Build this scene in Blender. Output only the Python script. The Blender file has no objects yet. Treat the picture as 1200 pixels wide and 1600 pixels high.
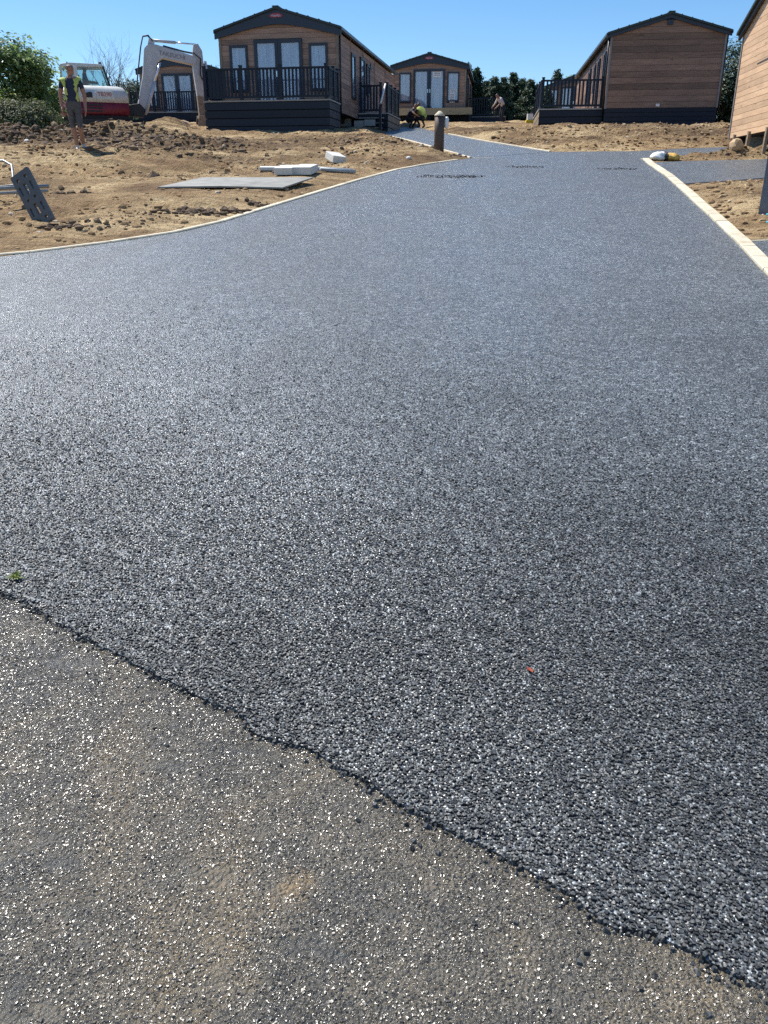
import bpy, bmesh, math, random
import numpy as np
from mathutils import Vector, Matrix
R = math.radians
random.seed(7); rng = np.random.default_rng(7)
sc = bpy.context.scene
col = sc.collection

# ------------------------------------------------------------------ camera, sky, sun, exposure
cam_d = bpy.data.cameras.new('camera'); cam = bpy.data.objects.new('camera', cam_d); col.objects.link(cam)
cam.location = (0, 0, 1.6); cam.rotation_euler = (R(90 - 22.0), 0, 0)
cam_d.lens = 36 * 1250 / 1600; cam_d.sensor_width = 36; cam_d.clip_start = .05; cam_d.clip_end = 2000
sc.camera = cam
SUN_AZ, SUN_EL = -52.0, 57.0            # degrees from +Y (negative: to the left), degrees up
w = bpy.data.worlds.new('World'); sc.world = w; w.use_nodes = True
wn, wl = w.node_tree.nodes, w.node_tree.links
bg = wn['Background']; sky = wn.new('ShaderNodeTexSky'); sky.sky_type = 'NISHITA'; sky.sun_disc = False
sky.sun_elevation = R(SUN_EL); sky.sun_rotation = R(SUN_AZ)
sky.air_density = 1.0; sky.dust_density = 0.5; sky.ozone_density = 3.0; sky.altitude = 1000
hsv = wn.new('ShaderNodeHueSaturation'); hsv.inputs['Saturation'].default_value = 1.25
wl.new(sky.outputs[0], hsv.inputs['Color']); wl.new(hsv.outputs[0], bg.inputs[0])
bg.inputs[1].default_value = 0.11
sd = bpy.data.lights.new('sun', 'SUN'); sd.energy = 5.0; sd.angle = R(.53); sd.color = (1, .955, .88)
sun = bpy.data.objects.new('sun', sd); col.objects.link(sun)
sv = Vector((math.sin(R(SUN_AZ)) * math.cos(R(SUN_EL)), math.cos(R(SUN_AZ)) * math.cos(R(SUN_EL)), math.sin(R(SUN_EL))))
sun.rotation_euler = sv.to_track_quat('Z', 'Y').to_euler(); sun.location = sv * 60
vs = sc.view_settings; vs.view_transform = 'Standard'; vs.look = 'None'; vs.gamma = 1; vs.exposure = 0.5
vs.use_curve_mapping = False
sc.cycles.use_denoising = False
sc.cycles.max_bounces = 6; sc.cycles.transparent_max_bounces = 12
sc.cycles.sample_clamp_indirect = 6

# ------------------------------------------------------------------ node material helpers
MATS = {}
class NT:
    def __init__(s, name):
        s.m = bpy.data.materials.new(name); s.m.use_nodes = True
        s.n, s.l = s.m.node_tree.nodes, s.m.node_tree.links
        s.b = s.n['Principled BSDF']; MATS[name] = s.m
    def node(s, t, **kw):
        n = s.n.new(t)
        for k, v in kw.items():
            if k in n.inputs: n.inputs[k].default_value = v
            else: setattr(n, k, v)
        return n
    def link(s, a, b): s.l.new(a, b)
    def coords(s, kind='Object', scale=(1, 1, 1)):
        tc = s.node('ShaderNodeTexCoord'); mp = s.node('ShaderNodeMapping'); mp.inputs['Scale'].default_value = scale
        s.link(tc.outputs[kind], mp.inputs[0]); return mp.outputs[0]
    def noise(s, vec, scale, detail=3, rough=.6, dist=0):
        n = s.node('ShaderNodeTexNoise', Scale=scale, Detail=detail, Roughness=rough, Distortion=dist)
        s.link(vec, n.inputs['Vector']); return n.outputs['Fac']
    def ramp(s, fac, stops):
        r = s.node('ShaderNodeValToRGB'); e = r.color_ramp.elements
        while len(e) < len(stops): e.new(.5)
        for x, (p, c) in zip(e, stops):
            x.position = p; x.color = (*c, 1) if len(c) == 3 else c
        s.link(fac, r.inputs[0]); return r.outputs[0]
    def mix(s, fac, a, b, mode='MIX'):
        m = s.node('ShaderNodeMix', data_type='RGBA', blend_type=mode)
        for sock, v in ((m.inputs[0], fac), (m.inputs[6], a), (m.inputs[7], b)):
            if isinstance(v, (int, float)): sock.default_value = v
            elif isinstance(v, (tuple, list)): sock.default_value = (*v, 1)
            else: s.link(v, sock)
        return m.outputs[2]
    def math(s, op, a, b=0.0, clamp=False):
        m = s.node('ShaderNodeMath', operation=op, use_clamp=clamp)
        for sock, v in ((m.inputs[0], a), (m.inputs[1], b)):
            if isinstance(v, (int, float)): sock.default_value = v
            else: s.link(v, sock)
        return m.outputs[0]
    def maprange(s, v, a, b, c, d):
        m = s.node('ShaderNodeMapRange'); s.link(v, m.inputs[0])
        for i, x in enumerate((a, b, c, d)): m.inputs[i + 1].default_value = x
        return m.outputs[0]
    def bump(s, h, strength=.4, dist=.01, normal=None):
        b = s.node('ShaderNodeBump', Strength=strength, Distance=dist); s.link(h, b.inputs['Height'])
        if normal: s.link(normal, b.inputs['Normal'])
        s.link(b.outputs[0], s.b.inputs['Normal']); s.link(b.outputs[0], s.b.inputs['Coat Normal']); return b.outputs[0]
    def col(s, v):
        if isinstance(v, (tuple, list)): s.b.inputs['Base Color'].default_value = (*v, 1)
        else: s.link(v, s.b.inputs['Base Color'])
    def rough(s, v):
        if isinstance(v, (int, float)): s.b.inputs['Roughness'].default_value = v
        else: s.link(v, s.b.inputs['Roughness'])

def simple(name, c, rough=.6, var=.15, scale=8, metal=0.0, bump=.0, rand=True, spec=.5):
    t = NT(name); v = t.coords('Object'); n = t.noise(v, scale, 4)
    lo = tuple(x * (1 - var) for x in c); hi = tuple(min(1, x * (1 + var)) for x in c)
    cc = t.ramp(n, [(.3, lo), (.7, hi)])
    if rand:
        oi = t.node('ShaderNodeObjectInfo'); f = t.maprange(oi.outputs['Random'], 0, 1, 1 - var, 1 + var)
        h = t.node('ShaderNodeHueSaturation'); t.link(f, h.inputs['Value']); t.link(cc, h.inputs['Color']); cc = h.outputs[0]
    t.col(cc); t.rough(t.maprange(n, .3, .7, max(0, rough - .08), min(1, rough + .08)))
    t.b.inputs['Metallic'].default_value = metal; t.b.inputs['Specular IOR Level'].default_value = spec
    if bump: t.bump(n, bump, .01)
    return t.m

def wood(name, c1, c2, var=.18, rough=.65):
    t = NT(name); tc = t.node('ShaderNodeTexCoord'); oi = t.node('ShaderNodeObjectInfo')
    off = t.node('ShaderNodeVectorMath', operation='SCALE'); off.inputs[0].default_value = (37, 11, 23)
    t.link(oi.outputs['Random'], off.inputs['Scale'])
    ad = t.node('ShaderNodeVectorMath', operation='ADD'); t.link(tc.outputs['Object'], ad.inputs[0]); t.link(off.outputs[0], ad.inputs[1])
    mp = t.node('ShaderNodeMapping'); mp.inputs['Scale'].default_value = (.7, 9, 9); t.link(ad.outputs[0], mp.inputs[0])
    g = t.noise(mp.outputs[0], 2.2, 5, .6, 1.2)
    mk = t.node('ShaderNodeMapping'); mk.inputs['Scale'].default_value = (1.3, 5, 5); t.link(ad.outputs[0], mk.inputs[0])
    vk = t.node('ShaderNodeTexVoronoi', Scale=1.0); t.link(mk.outputs[0], vk.inputs['Vector'])
    knot = t.maprange(vk.outputs['Distance'], .05, .16, 1, 0)
    cc = t.ramp(g, [(.28, c2), (.72, c1)])
    cc = t.mix(t.math('MULTIPLY', knot, .6), cc, tuple(x * .4 for x in c2))
    blot = t.noise(ad.outputs[0], .7, 2)
    f = t.math('MULTIPLY', t.maprange(oi.outputs['Random'], 0, 1, 1 - var, 1 + var), t.maprange(blot, .3, .7, .85, 1.12))
    h = t.node('ShaderNodeHueSaturation'); t.link(f, h.inputs['Value']); t.link(cc, h.inputs['Color'])
    t.col(h.outputs[0]); t.rough(rough); t.bump(g, .25, .004)
    return t.m

wood('cedar', (.285, .178, .125), (.155, .094, .068), .3)
wood('cedar_red', (.42, .265, .19), (.25, .15, .108), .28)
wood('cedar_pale', (.66, .45, .28), (.52, .33, .19), .1)
wood('weathered_timber', (.30, .235, .165), (.19, .145, .10))
wood('post_timber', (.125, .085, .065), (.07, .048, .04))
wood('bearer_timber', (.42, .34, .20), (.30, .23, .13))
simple('anthracite', (.02, .031, .052), .45, .15, 6)
simple('deck_dark', (.009, .017, .032), .5, .2, 9, bump=.1, spec=.3)
simple('deck_grey', (.30, .29, .27), .6, .2, 9)
simple('roof_sheet', (.02, .032, .032), .5, .2, 5)
simple('trim_grey', (.22, .205, .20), .5, .1, 5)
simple('gutter_black', (.015, .016, .018), .35, .1, 5)
simple('wall_core', (.05, .035, .028), .8, .1)
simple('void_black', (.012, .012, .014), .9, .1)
t = NT('curtain'); v = t.coords('Object', (22, 22, .6)); n = t.noise(v, 1.0, 3); t.col(t.ramp(n, [(.3, (.36, .36, .40)), (.65, (.70, .70, .74))])); t.rough(.85)  # vertical streaks paint the shading of folds into the colour
simple('paper', (.8, .8, .78), .8, .03)
simple('paper_print', (.3, .3, .33), .8, .1)
simple('white_paint', (.8, .8, .78), .45, .04)
simple('exc_white', (.62, .62, .58), .4, .1, 4)
simple('exc_red', (.235, .024, .045), .4, .15, 4)
simple('exc_grey', (.54, .54, .54), .45, .15, 5)
simple('exc_mud', (.26, .21, .16), .85, .3, 7, bump=.4)
simple('exc_dark', (.02, .02, .022), .55, .3, 6)
simple('chrome', (.75, .75, .77), .18, .05, metal=1)
simple('rubber', (.018, .018, .02), .8, .3, 12)
simple('cap_pale', (.62, .56, .42), .8, .1)
simple('badge_red', (.42, .04, .06), .45, .05)
simple('badge_pale', (.62, .52, .60), .5, .05)
simple('lettering_dark', (.24, .23, .25), .5, .05)
simple('skin', (.30, .155, .105), .55, .1, 14)
simple('hair_dark', (.03, .02, .016), .6, .2, 60)
simple('shirt_navy', (.018, .024, .05), .85, .25, 20)
simple('shorts_grey', (.075, .07, .07), .85, .2, 20)
simple('trousers_dark', (.02, .022, .028), .85, .2, 20)
simple('shoe_pale', (.45, .42, .38), .7, .2, 20)
simple('shirt_pale', (.55, .5, .48), .8, .15, 20)
simple('boot', (.05, .035, .025), .7, .2, 20)
simple('hivis_yellow', (.40, .46, .10), .7, .1, 20)
simple('hivis_orange', (.75, .12, .05), .7, .1, 20)
simple('reflective', (.6, .6, .6), .3, .05)
simple('plastic_grey', (.115, .11, .10), .55, .12, 20)
simple('galvanised', (.30, .30, .29), .4, .12, 15, metal=.4)
simple('cement_board', (.27, .265, .24), .75, .25, 4, bump=.2)
simple('concrete_white', (.62, .61, .57), .8, .1, 14, bump=.2)
simple('pipe_grey', (.38, .40, .40), .5, .1)
simple('sack_white', (.75, .75, .73), .6, .08, 10)
simple('sack_yellow', (.50, .31, .07), .55, .3, 10)
simple('sack_black', (.03, .03, .03), .5, .1)
simple('teal_hose', (.06, .40, .50), .4, .1)
simple('navy_steel', (.006, .016, .036), .3, .2, 5)
simple('rust_red', (.16, .035, .02), .8, .3, 12)
simple('yellow_plastic', (.72, .55, .02), .45, .08)
simple('boulder_tan', (.46, .33, .20), .9, .25, 4, bump=.5)
simple('block_grey', (.34, .35, .35), .85, .15, 12)
simple('leaf_red', (.30, .06, .025), .7, .2, 60)
simple('bark', (.10, .075, .055), .9, .3, 10, bump=.4)
simple('twig_grey', (.15, .125, .115), .9, .2, 10)

def glass(name, tint, fac, rough=.03):
    t = NT(name); n, l = t.n, t.l
    tr = t.node('ShaderNodeBsdfTransparent'); tr.inputs[0].default_value = (*tint, 1)
    gl = t.node('ShaderNodeBsdfGlossy'); gl.inputs['Roughness'].default_value = rough
    fr = t.node('ShaderNodeLayerWeight', Blend=.5); v = t.math('ADD', t.math('MULTIPLY', t.math('POWER', fr.outputs['Facing'], 4.0), .6), fac, True)
    mx = t.node('ShaderNodeMixShader'); l.new(v, mx.inputs[0]); l.new(tr.outputs[0], mx.inputs[1]); l.new(gl.outputs[0], mx.inputs[2])
    l.new(mx.outputs[0], n['Material Output'].inputs[0]); return t.m
glass('window_glass', (.93, .95, .98), .10)
glass('cab_glass', (.62, .74, .74), .08)

def island_leaf(name, stops, rough=.5, trans=.25):
    t = NT(name); g = t.node('ShaderNodeNewGeometry')
    c = t.ramp(g.outputs['Random Per Island'], stops); t.col(c); t.rough(rough)
    tl = t.node('ShaderNodeBsdfTranslucent'); h = t.node('ShaderNodeHueSaturation', Value=1.5); t.link(c, h.inputs['Color']); t.link(h.outputs[0], tl.inputs[0])
    mx = t.node('ShaderNodeMixShader'); mx.inputs[0].default_value = trans
    t.link(t.b.outputs[0], mx.inputs[1]); t.link(tl.outputs[0], mx.inputs[2]); t.link(mx.outputs[0], t.n['Material Output'].inputs[0])
    return t.m
island_leaf('leaf_broad', [(0, (.07, .12, .048)), (.5, (.14, .205, .078)), (.85, (.20, .28, .10)), (1, (.30, .36, .13))], .3, .55)
island_leaf('leaf_shrub', [(0, (.06, .075, .04)), (.6, (.10, .12, .06)), (.9, (.14, .16, .07)), (1, (.32, .36, .04))], .6)
island_leaf('leaf_conifer', [(0, (.018, .04, .02)), (.6, (.038, .072, .034)), (1, (.07, .115, .052))], .55, .2)
island_leaf('leaf_weed', [(0, (.10, .16, .03)), (1, (.25, .28, .06))], .6)

# ---- soil
t = NT('soil'); v = t.coords('Object')
a = t.node('ShaderNodeAttribute'); a.attribute_name = 'dark'
n1 = t.noise(v, .55, 5, .62, .6); n2 = t.noise(v, 4.5, 5, .7); n3 = t.noise(v, 38, 4, .7)
mpx = t.node('ShaderNodeMapping'); mpx.inputs['Scale'].default_value = (.5, 3.2, 1); mpx.inputs['Rotation'].default_value = (0, 0, R(9))
tcx = t.node('ShaderNodeTexCoord'); t.link(tcx.outputs['Object'], mpx.inputs[0])
ns = t.noise(mpx.outputs[0], 1.6, 5, .65, .8)
base = t.ramp(n1, [(.37, (.225, .142, .075)), (.50, (.42, .29, .152)), (.63, (.64, .485, .275))])
base = t.mix(t.maprange(ns, .48, .66, 0, .65), base, (.19, .115, .062))
base = t.mix(t.maprange(n2, .50, .70, 0, .55), base, (.18, .112, .064))
base = t.mix(t.maprange(n3, .52, .70, 0, .6), base, (.58, .46, .29))
dk = t.math('MULTIPLY', a.outputs['Fac'], t.maprange(n2, .35, .6, .5, 1), True)
base = t.mix(dk, base, (.12, .08, .05))
t.col(base); t.rough(.95); t.b.inputs['Specular IOR Level'].default_value = .15
hh = t.math('ADD', t.math('MULTIPLY', n2, 1.0), t.math('MULTIPLY', n3, .28)); t.bump(hh, 1.0, .2)

t = NT('soil_clod'); v = t.coords('Object'); g = t.node('ShaderNodeNewGeometry'); n = t.noise(v, 30, 4, .7)
c = t.ramp(g.outputs['Random Per Island'], [(0, (.17, .108, .06)), (.35, (.27, .178, .095)), (.7, (.38, .26, .14)), (.95, (.48, .36, .21)), (1, (.62, .56, .46))])
c = t.mix(t.maprange(n, .4, .7, 0, .4), c, (.24, .165, .10)); t.col(c); t.rough(.95); t.b.inputs['Specular IOR Level'].default_value = .15; t.bump(n, .7, .02)
t = NT('dark_clod'); v = t.coords('Object'); g = t.node('ShaderNodeNewGeometry'); n = t.noise(v, 22, 4, .7)
c = t.ramp(g.outputs['Random Per Island'], [(0, (.07, .046, .03)), (.6, (.13, .087, .053)), (1, (.25, .17, .10))]); t.col(c); t.rough(.95); t.bump(n, .8, .03)

# ---- asphalt: fresh (far sheet), fresh chips, old surface, old chips
def lanes(t, v):
    m = t.node('ShaderNodeMapping'); m.inputs['Scale'].default_value = (1.5, .55, 1); m.inputs['Rotation'].default_value = (0, 0, R(-8)); t.link(v, m.inputs[0])
    return t.noise(m.outputs[0], .75, 4, .6, .5)
def asphalt(name, dark, lite, rough):
    t = NT(name); v = t.coords('Object')
    vo = t.node('ShaderNodeTexVoronoi', Scale=105.0, Randomness=1.0); t.link(v, vo.inputs['Vector'])
    vb = t.node('ShaderNodeTexVoronoi', Scale=48.0); t.link(v, vb.inputs['Vector'])
    sep = t.node('ShaderNodeSeparateColor'); t.link(vo.outputs['Color'], sep.inputs[0])
    sp2 = t.node('ShaderNodeSeparateColor'); t.link(vb.outputs['Color'], sp2.inputs[0])
    big = lanes(t, v); mid = t.noise(v, 2.6, 4, .65); fine = t.noise(v, 14, 3, .7)
    k = t.math('ADD', t.math('MULTIPLY', sep.outputs[0], .45), t.math('MULTIPLY', sp2.outputs[0], .55))
    c = t.ramp(k, [(.12, dark), (.55, tuple((x + y) / 2.4 for x, y in zip(dark, lite))), (.85, lite), (1.0, tuple(x * 1.8 for x in lite))])
    vf = t.math('MULTIPLY', t.maprange(big, .35, .65, .88, 1.12), t.math('MULTIPLY', t.maprange(mid, .3, .7, .88, 1.12), t.maprange(fine, .3, .7, .8, 1.2)))
    vf = t.math('MULTIPLY', vf, t.maprange(vo.outputs['Distance'], .35, .62, 1.0, .25))
    h = t.node('ShaderNodeHueSaturation'); t.link(vf, h.inputs['Value']); t.link(c, h.inputs['Color']); t.col(h.outputs[0])
    rr = t.math('ADD', t.maprange(sep.outputs[1], 0, 1, rough - .14, rough + .14), t.maprange(big, .35, .65, .05, -.05)); t.rough(rr)
    h1 = t.math('MULTIPLY', vo.outputs['Distance'], -1.0); h1 = t.math('ADD', h1, t.math('MULTIPLY', sep.outputs[2], .5))
    hb = t.math('ADD', h1, t.math('MULTIPLY', sp2.outputs[2], .9))
    t.bump(hb, .6, .008); t.b.inputs['Specular IOR Level'].default_value = .7
    return t.m
asphalt('asphalt_new', (.078, .09, .098), (.30, .335, .355), .42)
def chips(name, stops, rlo, rhi, spec=.5, coat=0.0):
    t = NT(name); g = t.node('ShaderNodeNewGeometry'); v = t.coords('Object')
    rnd = g.outputs['Random Per Island']; n = t.noise(v, 420, 3, .7); big = lanes(t, v)
    c = t.ramp(rnd, stops); vf = t.math('MULTIPLY', t.maprange(n, .3, .7, .8, 1.2), t.maprange(big, .35, .65, .88, 1.12))
    h = t.node('ShaderNodeHueSaturation'); t.link(vf, h.inputs['Value']); t.link(c, h.inputs['Color']); t.col(h.outputs[0])
    w2 = t.node('ShaderNodeTexWhiteNoise', noise_dimensions='1D'); t.link(rnd, w2.inputs['W'])
    t.rough(t.maprange(w2.outputs['Value'], 0, 1, rlo, rhi)); t.bump(n, .5, .0012)
    t.b.inputs['Specular IOR Level'].default_value = spec; t.b.inputs['Coat Weight'].default_value = coat; t.b.inputs['Coat Roughness'].default_value = .17
    return t.m
chips('chip_new', [(0, (.025, .028, .030)), (.35, (.043, .048, .051)), (.75, (.067, .074, .078)), (.95, (.094, .101, .104)), (1, (.19, .19, .17))], .38, .68, .55)
chips('chip_far_sheen', [(0, (.054, .061, .065)), (.35, (.095, .106, .112)), (.75, (.145, .16, .168)), (.95, (.19, .205, .21)), (1, (.27, .27, .25))], .4, .68, .6)  # lighter copy for farther chips: grazing reflection is put into the colour
chips('chip_old', [(0, (.048, .044, .037)), (.5, (.11, .098, .076)), (.85, (.185, .157, .112)), (1, (.32, .275, .20))], .2, .45, .7, 1.0)
simple('bitumen_shade_black', (.016, .016, .018), .55, .3, 60)  # real bitumen on cracks and crumbs, painted gap shade on chip sides
t = NT('asphalt_old'); v = t.coords('Object')
vo = t.node('ShaderNodeTexVoronoi', Scale=105.0); t.link(v, vo.inputs['Vector']); sep = t.node('ShaderNodeSeparateColor'); t.link(vo.outputs['Color'], sep.inputs[0])
n1 = t.noise(v, 2.2, 5, .65, .5); n2 = t.noise(v, 11, 4, .65); n3 = t.noise(v, 180, 3, .7)
base = t.ramp(n1, [(.34, (.072, .066, .052)), (.5, (.122, .106, .075)), (.66, (.215, .168, .10))])
base = t.mix(t.maprange(n2, .5, .72, 0, .7), base, (.20, .165, .11)); base = t.mix(t.math('MULTIPLY', sep.outputs[0], .5), base, (.06, .057, .05))
# a dried sandy stain and muddy splashes with shapes of their own
gt = t.node('ShaderNodeVectorMath', operation='DISTANCE'); t.link(v, gt.inputs[0]); gt.inputs[1].default_value = (-.215, 1.345, .148)
st = t.math('ADD', t.math('MULTIPLY', gt.outputs['Value'], 7.0), t.math('ADD', t.math('MULTIPLY', n2, 1.5), t.math('MULTIPLY', n3, .5))); base = t.mix(t.maprange(st, .95, 1.5, .8, 0), base, (.40, .27, .12))
t.col(base); t.rough(t.maprange(n2, .35, .6, .22, .5)); t.b.inputs['Coat Weight'].default_value = .9; t.b.inputs['Coat Roughness'].default_value = .2; t.b.inputs['Specular IOR Level'].default_value = .5
hb = t.math('ADD', t.math('MULTIPLY', vo.outputs['Distance'], -1.0), t.math('ADD', t.math('MULTIPLY', n3, .7), t.math('MULTIPLY', n2, 2.2))); t.bump(hb, .9, .010)
t = NT('kerb_concrete'); v = t.coords('Object'); n = t.noise(v, 9, 5, .7); n2 = t.noise(v, 90, 3, .7); oi = t.node('ShaderNodeObjectInfo')
c = t.ramp(n, [(.28, (.42, .35, .24)), (.45, (.60, .53, .39)), (.7, (.68, .62, .48))]); h = t.node('ShaderNodeHueSaturation'); t.link(t.maprange(oi.outputs['Random'], 0, 1, .88, 1.07), h.inputs['Value']); t.link(c, h.inputs['Color'])
n4 = t.noise(v, 2.3, 5, .7, .6); c = t.mix(t.maprange(n2, .6, .75, 0, .5), h.outputs[0], (.3, .25, .19)); c = t.mix(t.maprange(n4, .52, .72, 0, .7), c, (.36, .27, .17)); t.col(c); t.rough(.85); t.bump(n2, .4, .004)

# ------------------------------------------------------------------ object helpers
def M(m): return MATS[m] if isinstance(m, str) else m
def link(o, parent=None):
    col.objects.link(o); o.parent = parent; return o
def tag(o, label=None, cat=None, group=None, kind=None):
    if label: o['label'] = label
    if cat: o['category'] = cat
    if group: o['group'] = group
    if kind: o['kind'] = kind
    return o
def empty(name, loc, rz=0.0, label=None, cat=None, group=None):
    o = bpy.data.objects.new(name, None); o.empty_display_size = .2; link(o); o.location = loc; o.rotation_euler = (0, 0, rz)
    return tag(o, label, cat, group)
def meshobj(name, verts, faces, mat, parent=None, smooth=False, loc=(0, 0, 0), rot=(0, 0, 0)):
    me = bpy.data.meshes.new(name); me.from_pydata([tuple(map(float, q)) for q in verts], [], faces); me.materials.append(M(mat))
    if smooth:
        for q in me.polygons: q.use_smooth = True
    me.update(); o = bpy.data.objects.new(name, me); link(o, parent); o.location = loc; o.rotation_euler = rot
    return o
BOX = {}
def box(name, parent, c, s, mat, rot=(0, 0, 0)):
    key = (tuple(round(x, 3) for x in s), mat)
    me = BOX.get(key)
    if me is None:
        x, y, z = (q / 2 for q in s)
        vv = [(-x, -y, -z), (x, -y, -z), (x, y, -z), (-x, y, -z), (-x, -y, z), (x, -y, z), (x, y, z), (-x, y, z)]
        me = bpy.data.meshes.new(name); me.from_pydata(vv, [], [(0, 3, 2, 1), (4, 5, 6, 7), (0, 1, 5, 4), (1, 2, 6, 5), (2, 3, 7, 6), (3, 0, 4, 7)]); me.materials.append(M(mat)); BOX[key] = me
    o = bpy.data.objects.new(name, me); link(o, parent); o.location = c; o.rotation_euler = rot
    return o
def prism(name, parent, pts, a0, a1, mat, axis='y', bevel=0.0, smooth=False):
    """closed outline extruded: axis y -> pts are (x,z); axis z -> pts are (x,y); axis x -> pts are (y,z)"""
    def mk(p, a): return {'y': (p[0], a, p[1]), 'z': (p[0], p[1], a), 'x': (a, p[0], p[1])}[axis]
    n = len(pts); vv = [mk(p, a0) for p in pts] + [mk(p, a1) for p in pts]
    ff = [tuple(range(n)), tuple(range(2 * n - 1, n - 1, -1))] + [(i, n + i, n + (i + 1) % n, (i + 1) % n) for i in range(n)]
    o = meshobj(name, vv, ff, mat, parent); bm = bmesh.new(); bm.from_mesh(o.data); bmesh.ops.recalc_face_normals(bm, faces=bm.faces); bm.to_mesh(o.data); bm.free()
    if bevel:
        m = o.modifiers.new('bevel', 'BEVEL'); m.width = bevel; m.segments = 2; m.limit_method = 'ANGLE'; m.angle_limit = R(25)
    return o
def tube_geo(pts, rad, seg=8, cap=True):
    pts = [Vector(p) for p in pts]; n = len(pts); rad = rad if isinstance(rad, (list, tuple)) else [rad] * n
    vv, ff = [], []; prev = None
    for i, p in enumerate(pts):
        d = (pts[min(i + 1, n - 1)] - pts[max(i - 1, 0)]).normalized()
        if prev is None: u = d.orthogonal().normalized()
        else:
            u = prev - d * prev.dot(d); u = u.normalized() if u.length > 1e-6 else d.orthogonal().normalized()
        prev = u; w_ = d.cross(u)
        for k in range(seg):
            a_ = 2 * math.pi * k / seg; vv.append(p + (u * math.cos(a_) + w_ * math.sin(a_)) * rad[i])
    for i in range(n - 1):
        for k in range(seg):
            k2 = (k + 1) % seg; ff.append((i * seg + k, i * seg + k2, (i + 1) * seg + k2, (i + 1) * seg + k))
    if cap: ff.append(tuple(range(seg - 1, -1, -1))); ff.append(tuple((n - 1) * seg + k for k in range(seg)))
    return vv, ff
def tube(name, parent, pts, rad, mat, seg=8, smooth=True):
    vv, ff = tube_geo(pts, rad, seg); return meshobj(name, vv, ff, mat, parent, smooth)
def loft(name, parent, rings, mat, smooth=True):
    n = len(rings[0]); vv = [p for r_ in rings for p in r_]
    ff = [(i * n + k, i * n + (k + 1) % n, (i + 1) * n + (k + 1) % n, (i + 1) * n + k) for i in range(len(rings) - 1) for k in range(n)]
    ff += [tuple(range(n - 1, -1, -1)), tuple((len(rings) - 1) * n + k for k in range(n))]
    return meshobj(name, vv, ff, mat, parent, smooth)
def bigmesh(name, co, loops, starts, mat, parent=None):
    me = bpy.data.meshes.new(name); me.vertices.add(len(co)); me.vertices.foreach_set('co', np.ascontiguousarray(co, dtype=np.float32).ravel())
    me.loops.add(len(loops)); me.loops.foreach_set('vertex_index', np.ascontiguousarray(loops, dtype=np.int32))
    me.polygons.add(len(starts)); me.polygons.foreach_set('loop_start', np.ascontiguousarray(starts, dtype=np.int32))
    me.materials.append(M(mat)); me.update(calc_edges=True); me.validate(); me.shade_flat()
    o = bpy.data.objects.new(name, me); link(o, parent); return o

# ------------------------------------------------------------------ terrain
def vnoise(x, y, seed=0):
    def hsh(i, j):
        n = (i * 374761393 + j * 668265263 + seed * 974711) & 0xffffffff
        n = ((n ^ (n >> 13)) * 1274126177) & 0xffffffff
        return ((n ^ (n >> 16)) & 0xffff) / 65535.0
    xi = np.floor(x).astype(np.int64); yi = np.floor(y).astype(np.int64); fx = x - xi; fy = y - yi
    fx = fx * fx * (3 - 2 * fx); fy = fy * fy * (3 - 2 * fy)
    a_ = hsh(xi, yi); b_ = hsh(xi + 1, yi); c_ = hsh(xi, yi + 1); d_ = hsh(xi + 1, yi + 1)
    return (a_ * (1 - fx) + b_ * fx) * (1 - fy) + (c_ * (1 - fx) + d_ * fx) * fy - .5
def fbm(x, y, s, o=4, seed=0, g=.5):
    r_ = 0; a_ = 1.0
    for i in range(o): r_ = r_ + a_ * vnoise(x * s, y * s, seed + i); s *= 2.03; a_ *= g
    return r_
def slope(y): return np.where(y < 30, .11 * y, np.where(y < 75, 3.3 + .085 * (y - 30), 7.125 - .012 * (y - 75)))
OLD_EDGE = [(-1.364, 2.531), (-1.139, 2.384), (-.865, 2.195), (-.682, 2.071), (-.547, 1.985), (-.423, 1.917), (-.357, 1.84), (-.262, 1.791), (-.145, 1.733), (0, 1.62), (.155, 1.515), (.297, 1.416), (.399, 1.334), (.493, 1.258), (.544, 1.243), (.641, 1.208), (.711, 1.147), (.758, 1.121)]
OLD_EDGE = [(-9.0, 7.1), (-5.0, 4.85), (-3.0, 3.6)] + OLD_EDGE + [(1.4, .72), (2.2, .25), (5, -1.4)]
LEFT_KERB = [(-14, 6.4), (-9.5, 7.25), (-6.2, 7.95), (-3.963, 8.643), (-3.3, 9.379 - .28), (-2.768, 9.72), (-2.383, 10.25), (-2.0, 10.95), (-1.322, 13.0), (-.456, 15.827), (.358, 18.005), (1.452, 19.808), (2.088, 20.666)]
LEFT_KERB = [(-14, 5.2), (-9.5, 6.6), (-6.2, 7.75), (-3.963, 8.643), (-3.3, 9.20), (-2.768, 9.75), (-2.383, 10.25), (-2.08, 10.9), (-1.322, 13.2), (-.456, 15.827), (.358, 18.005), (1.452, 19.808), (2.088, 20.666)]
RIGHT_KERB = [(2.3, .6), (2.9, 4.2), (3.583, 7.75), (4.015, 9.70), (4.462, 11.913), (5.054, 14.9), (5.391, 16.611), (5.85, 19.5), (6.02, 20.3)]
ROAD = OLD_EDGE[3:-3] and ([(-14, 5.2)] + LEFT_KERB[1:] + [(2.35, 21.0), (4.25, 22.55), (6.7, 22.8), (7.2, 21.45), (6.02, 20.3)] + RIGHT_KERB[::-1][1:] + [(5, -1.4), (-9.0, -1.4), (-14, 2)])
PATH_UP = [(2.06, 20.64), (1.397, 23.969), (.782, 26.904), (.0, 29.8), (.2, 36.5), (.6, 41.0), (1.6, 41.0), (1.9, 34), (2.208, 30.477), (2.797, 27.514), (3.598, 24.705), (4.27, 22.5), (2.4, 20.95)]
PATH_RIGHT = [(6.66, 22.82), (8.131, 23.733), (9.9, 24.35), (16, 25.4), (16, 23.4), (9.4, 22.25), (8.678, 21.995), (7.18, 21.35)]
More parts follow.
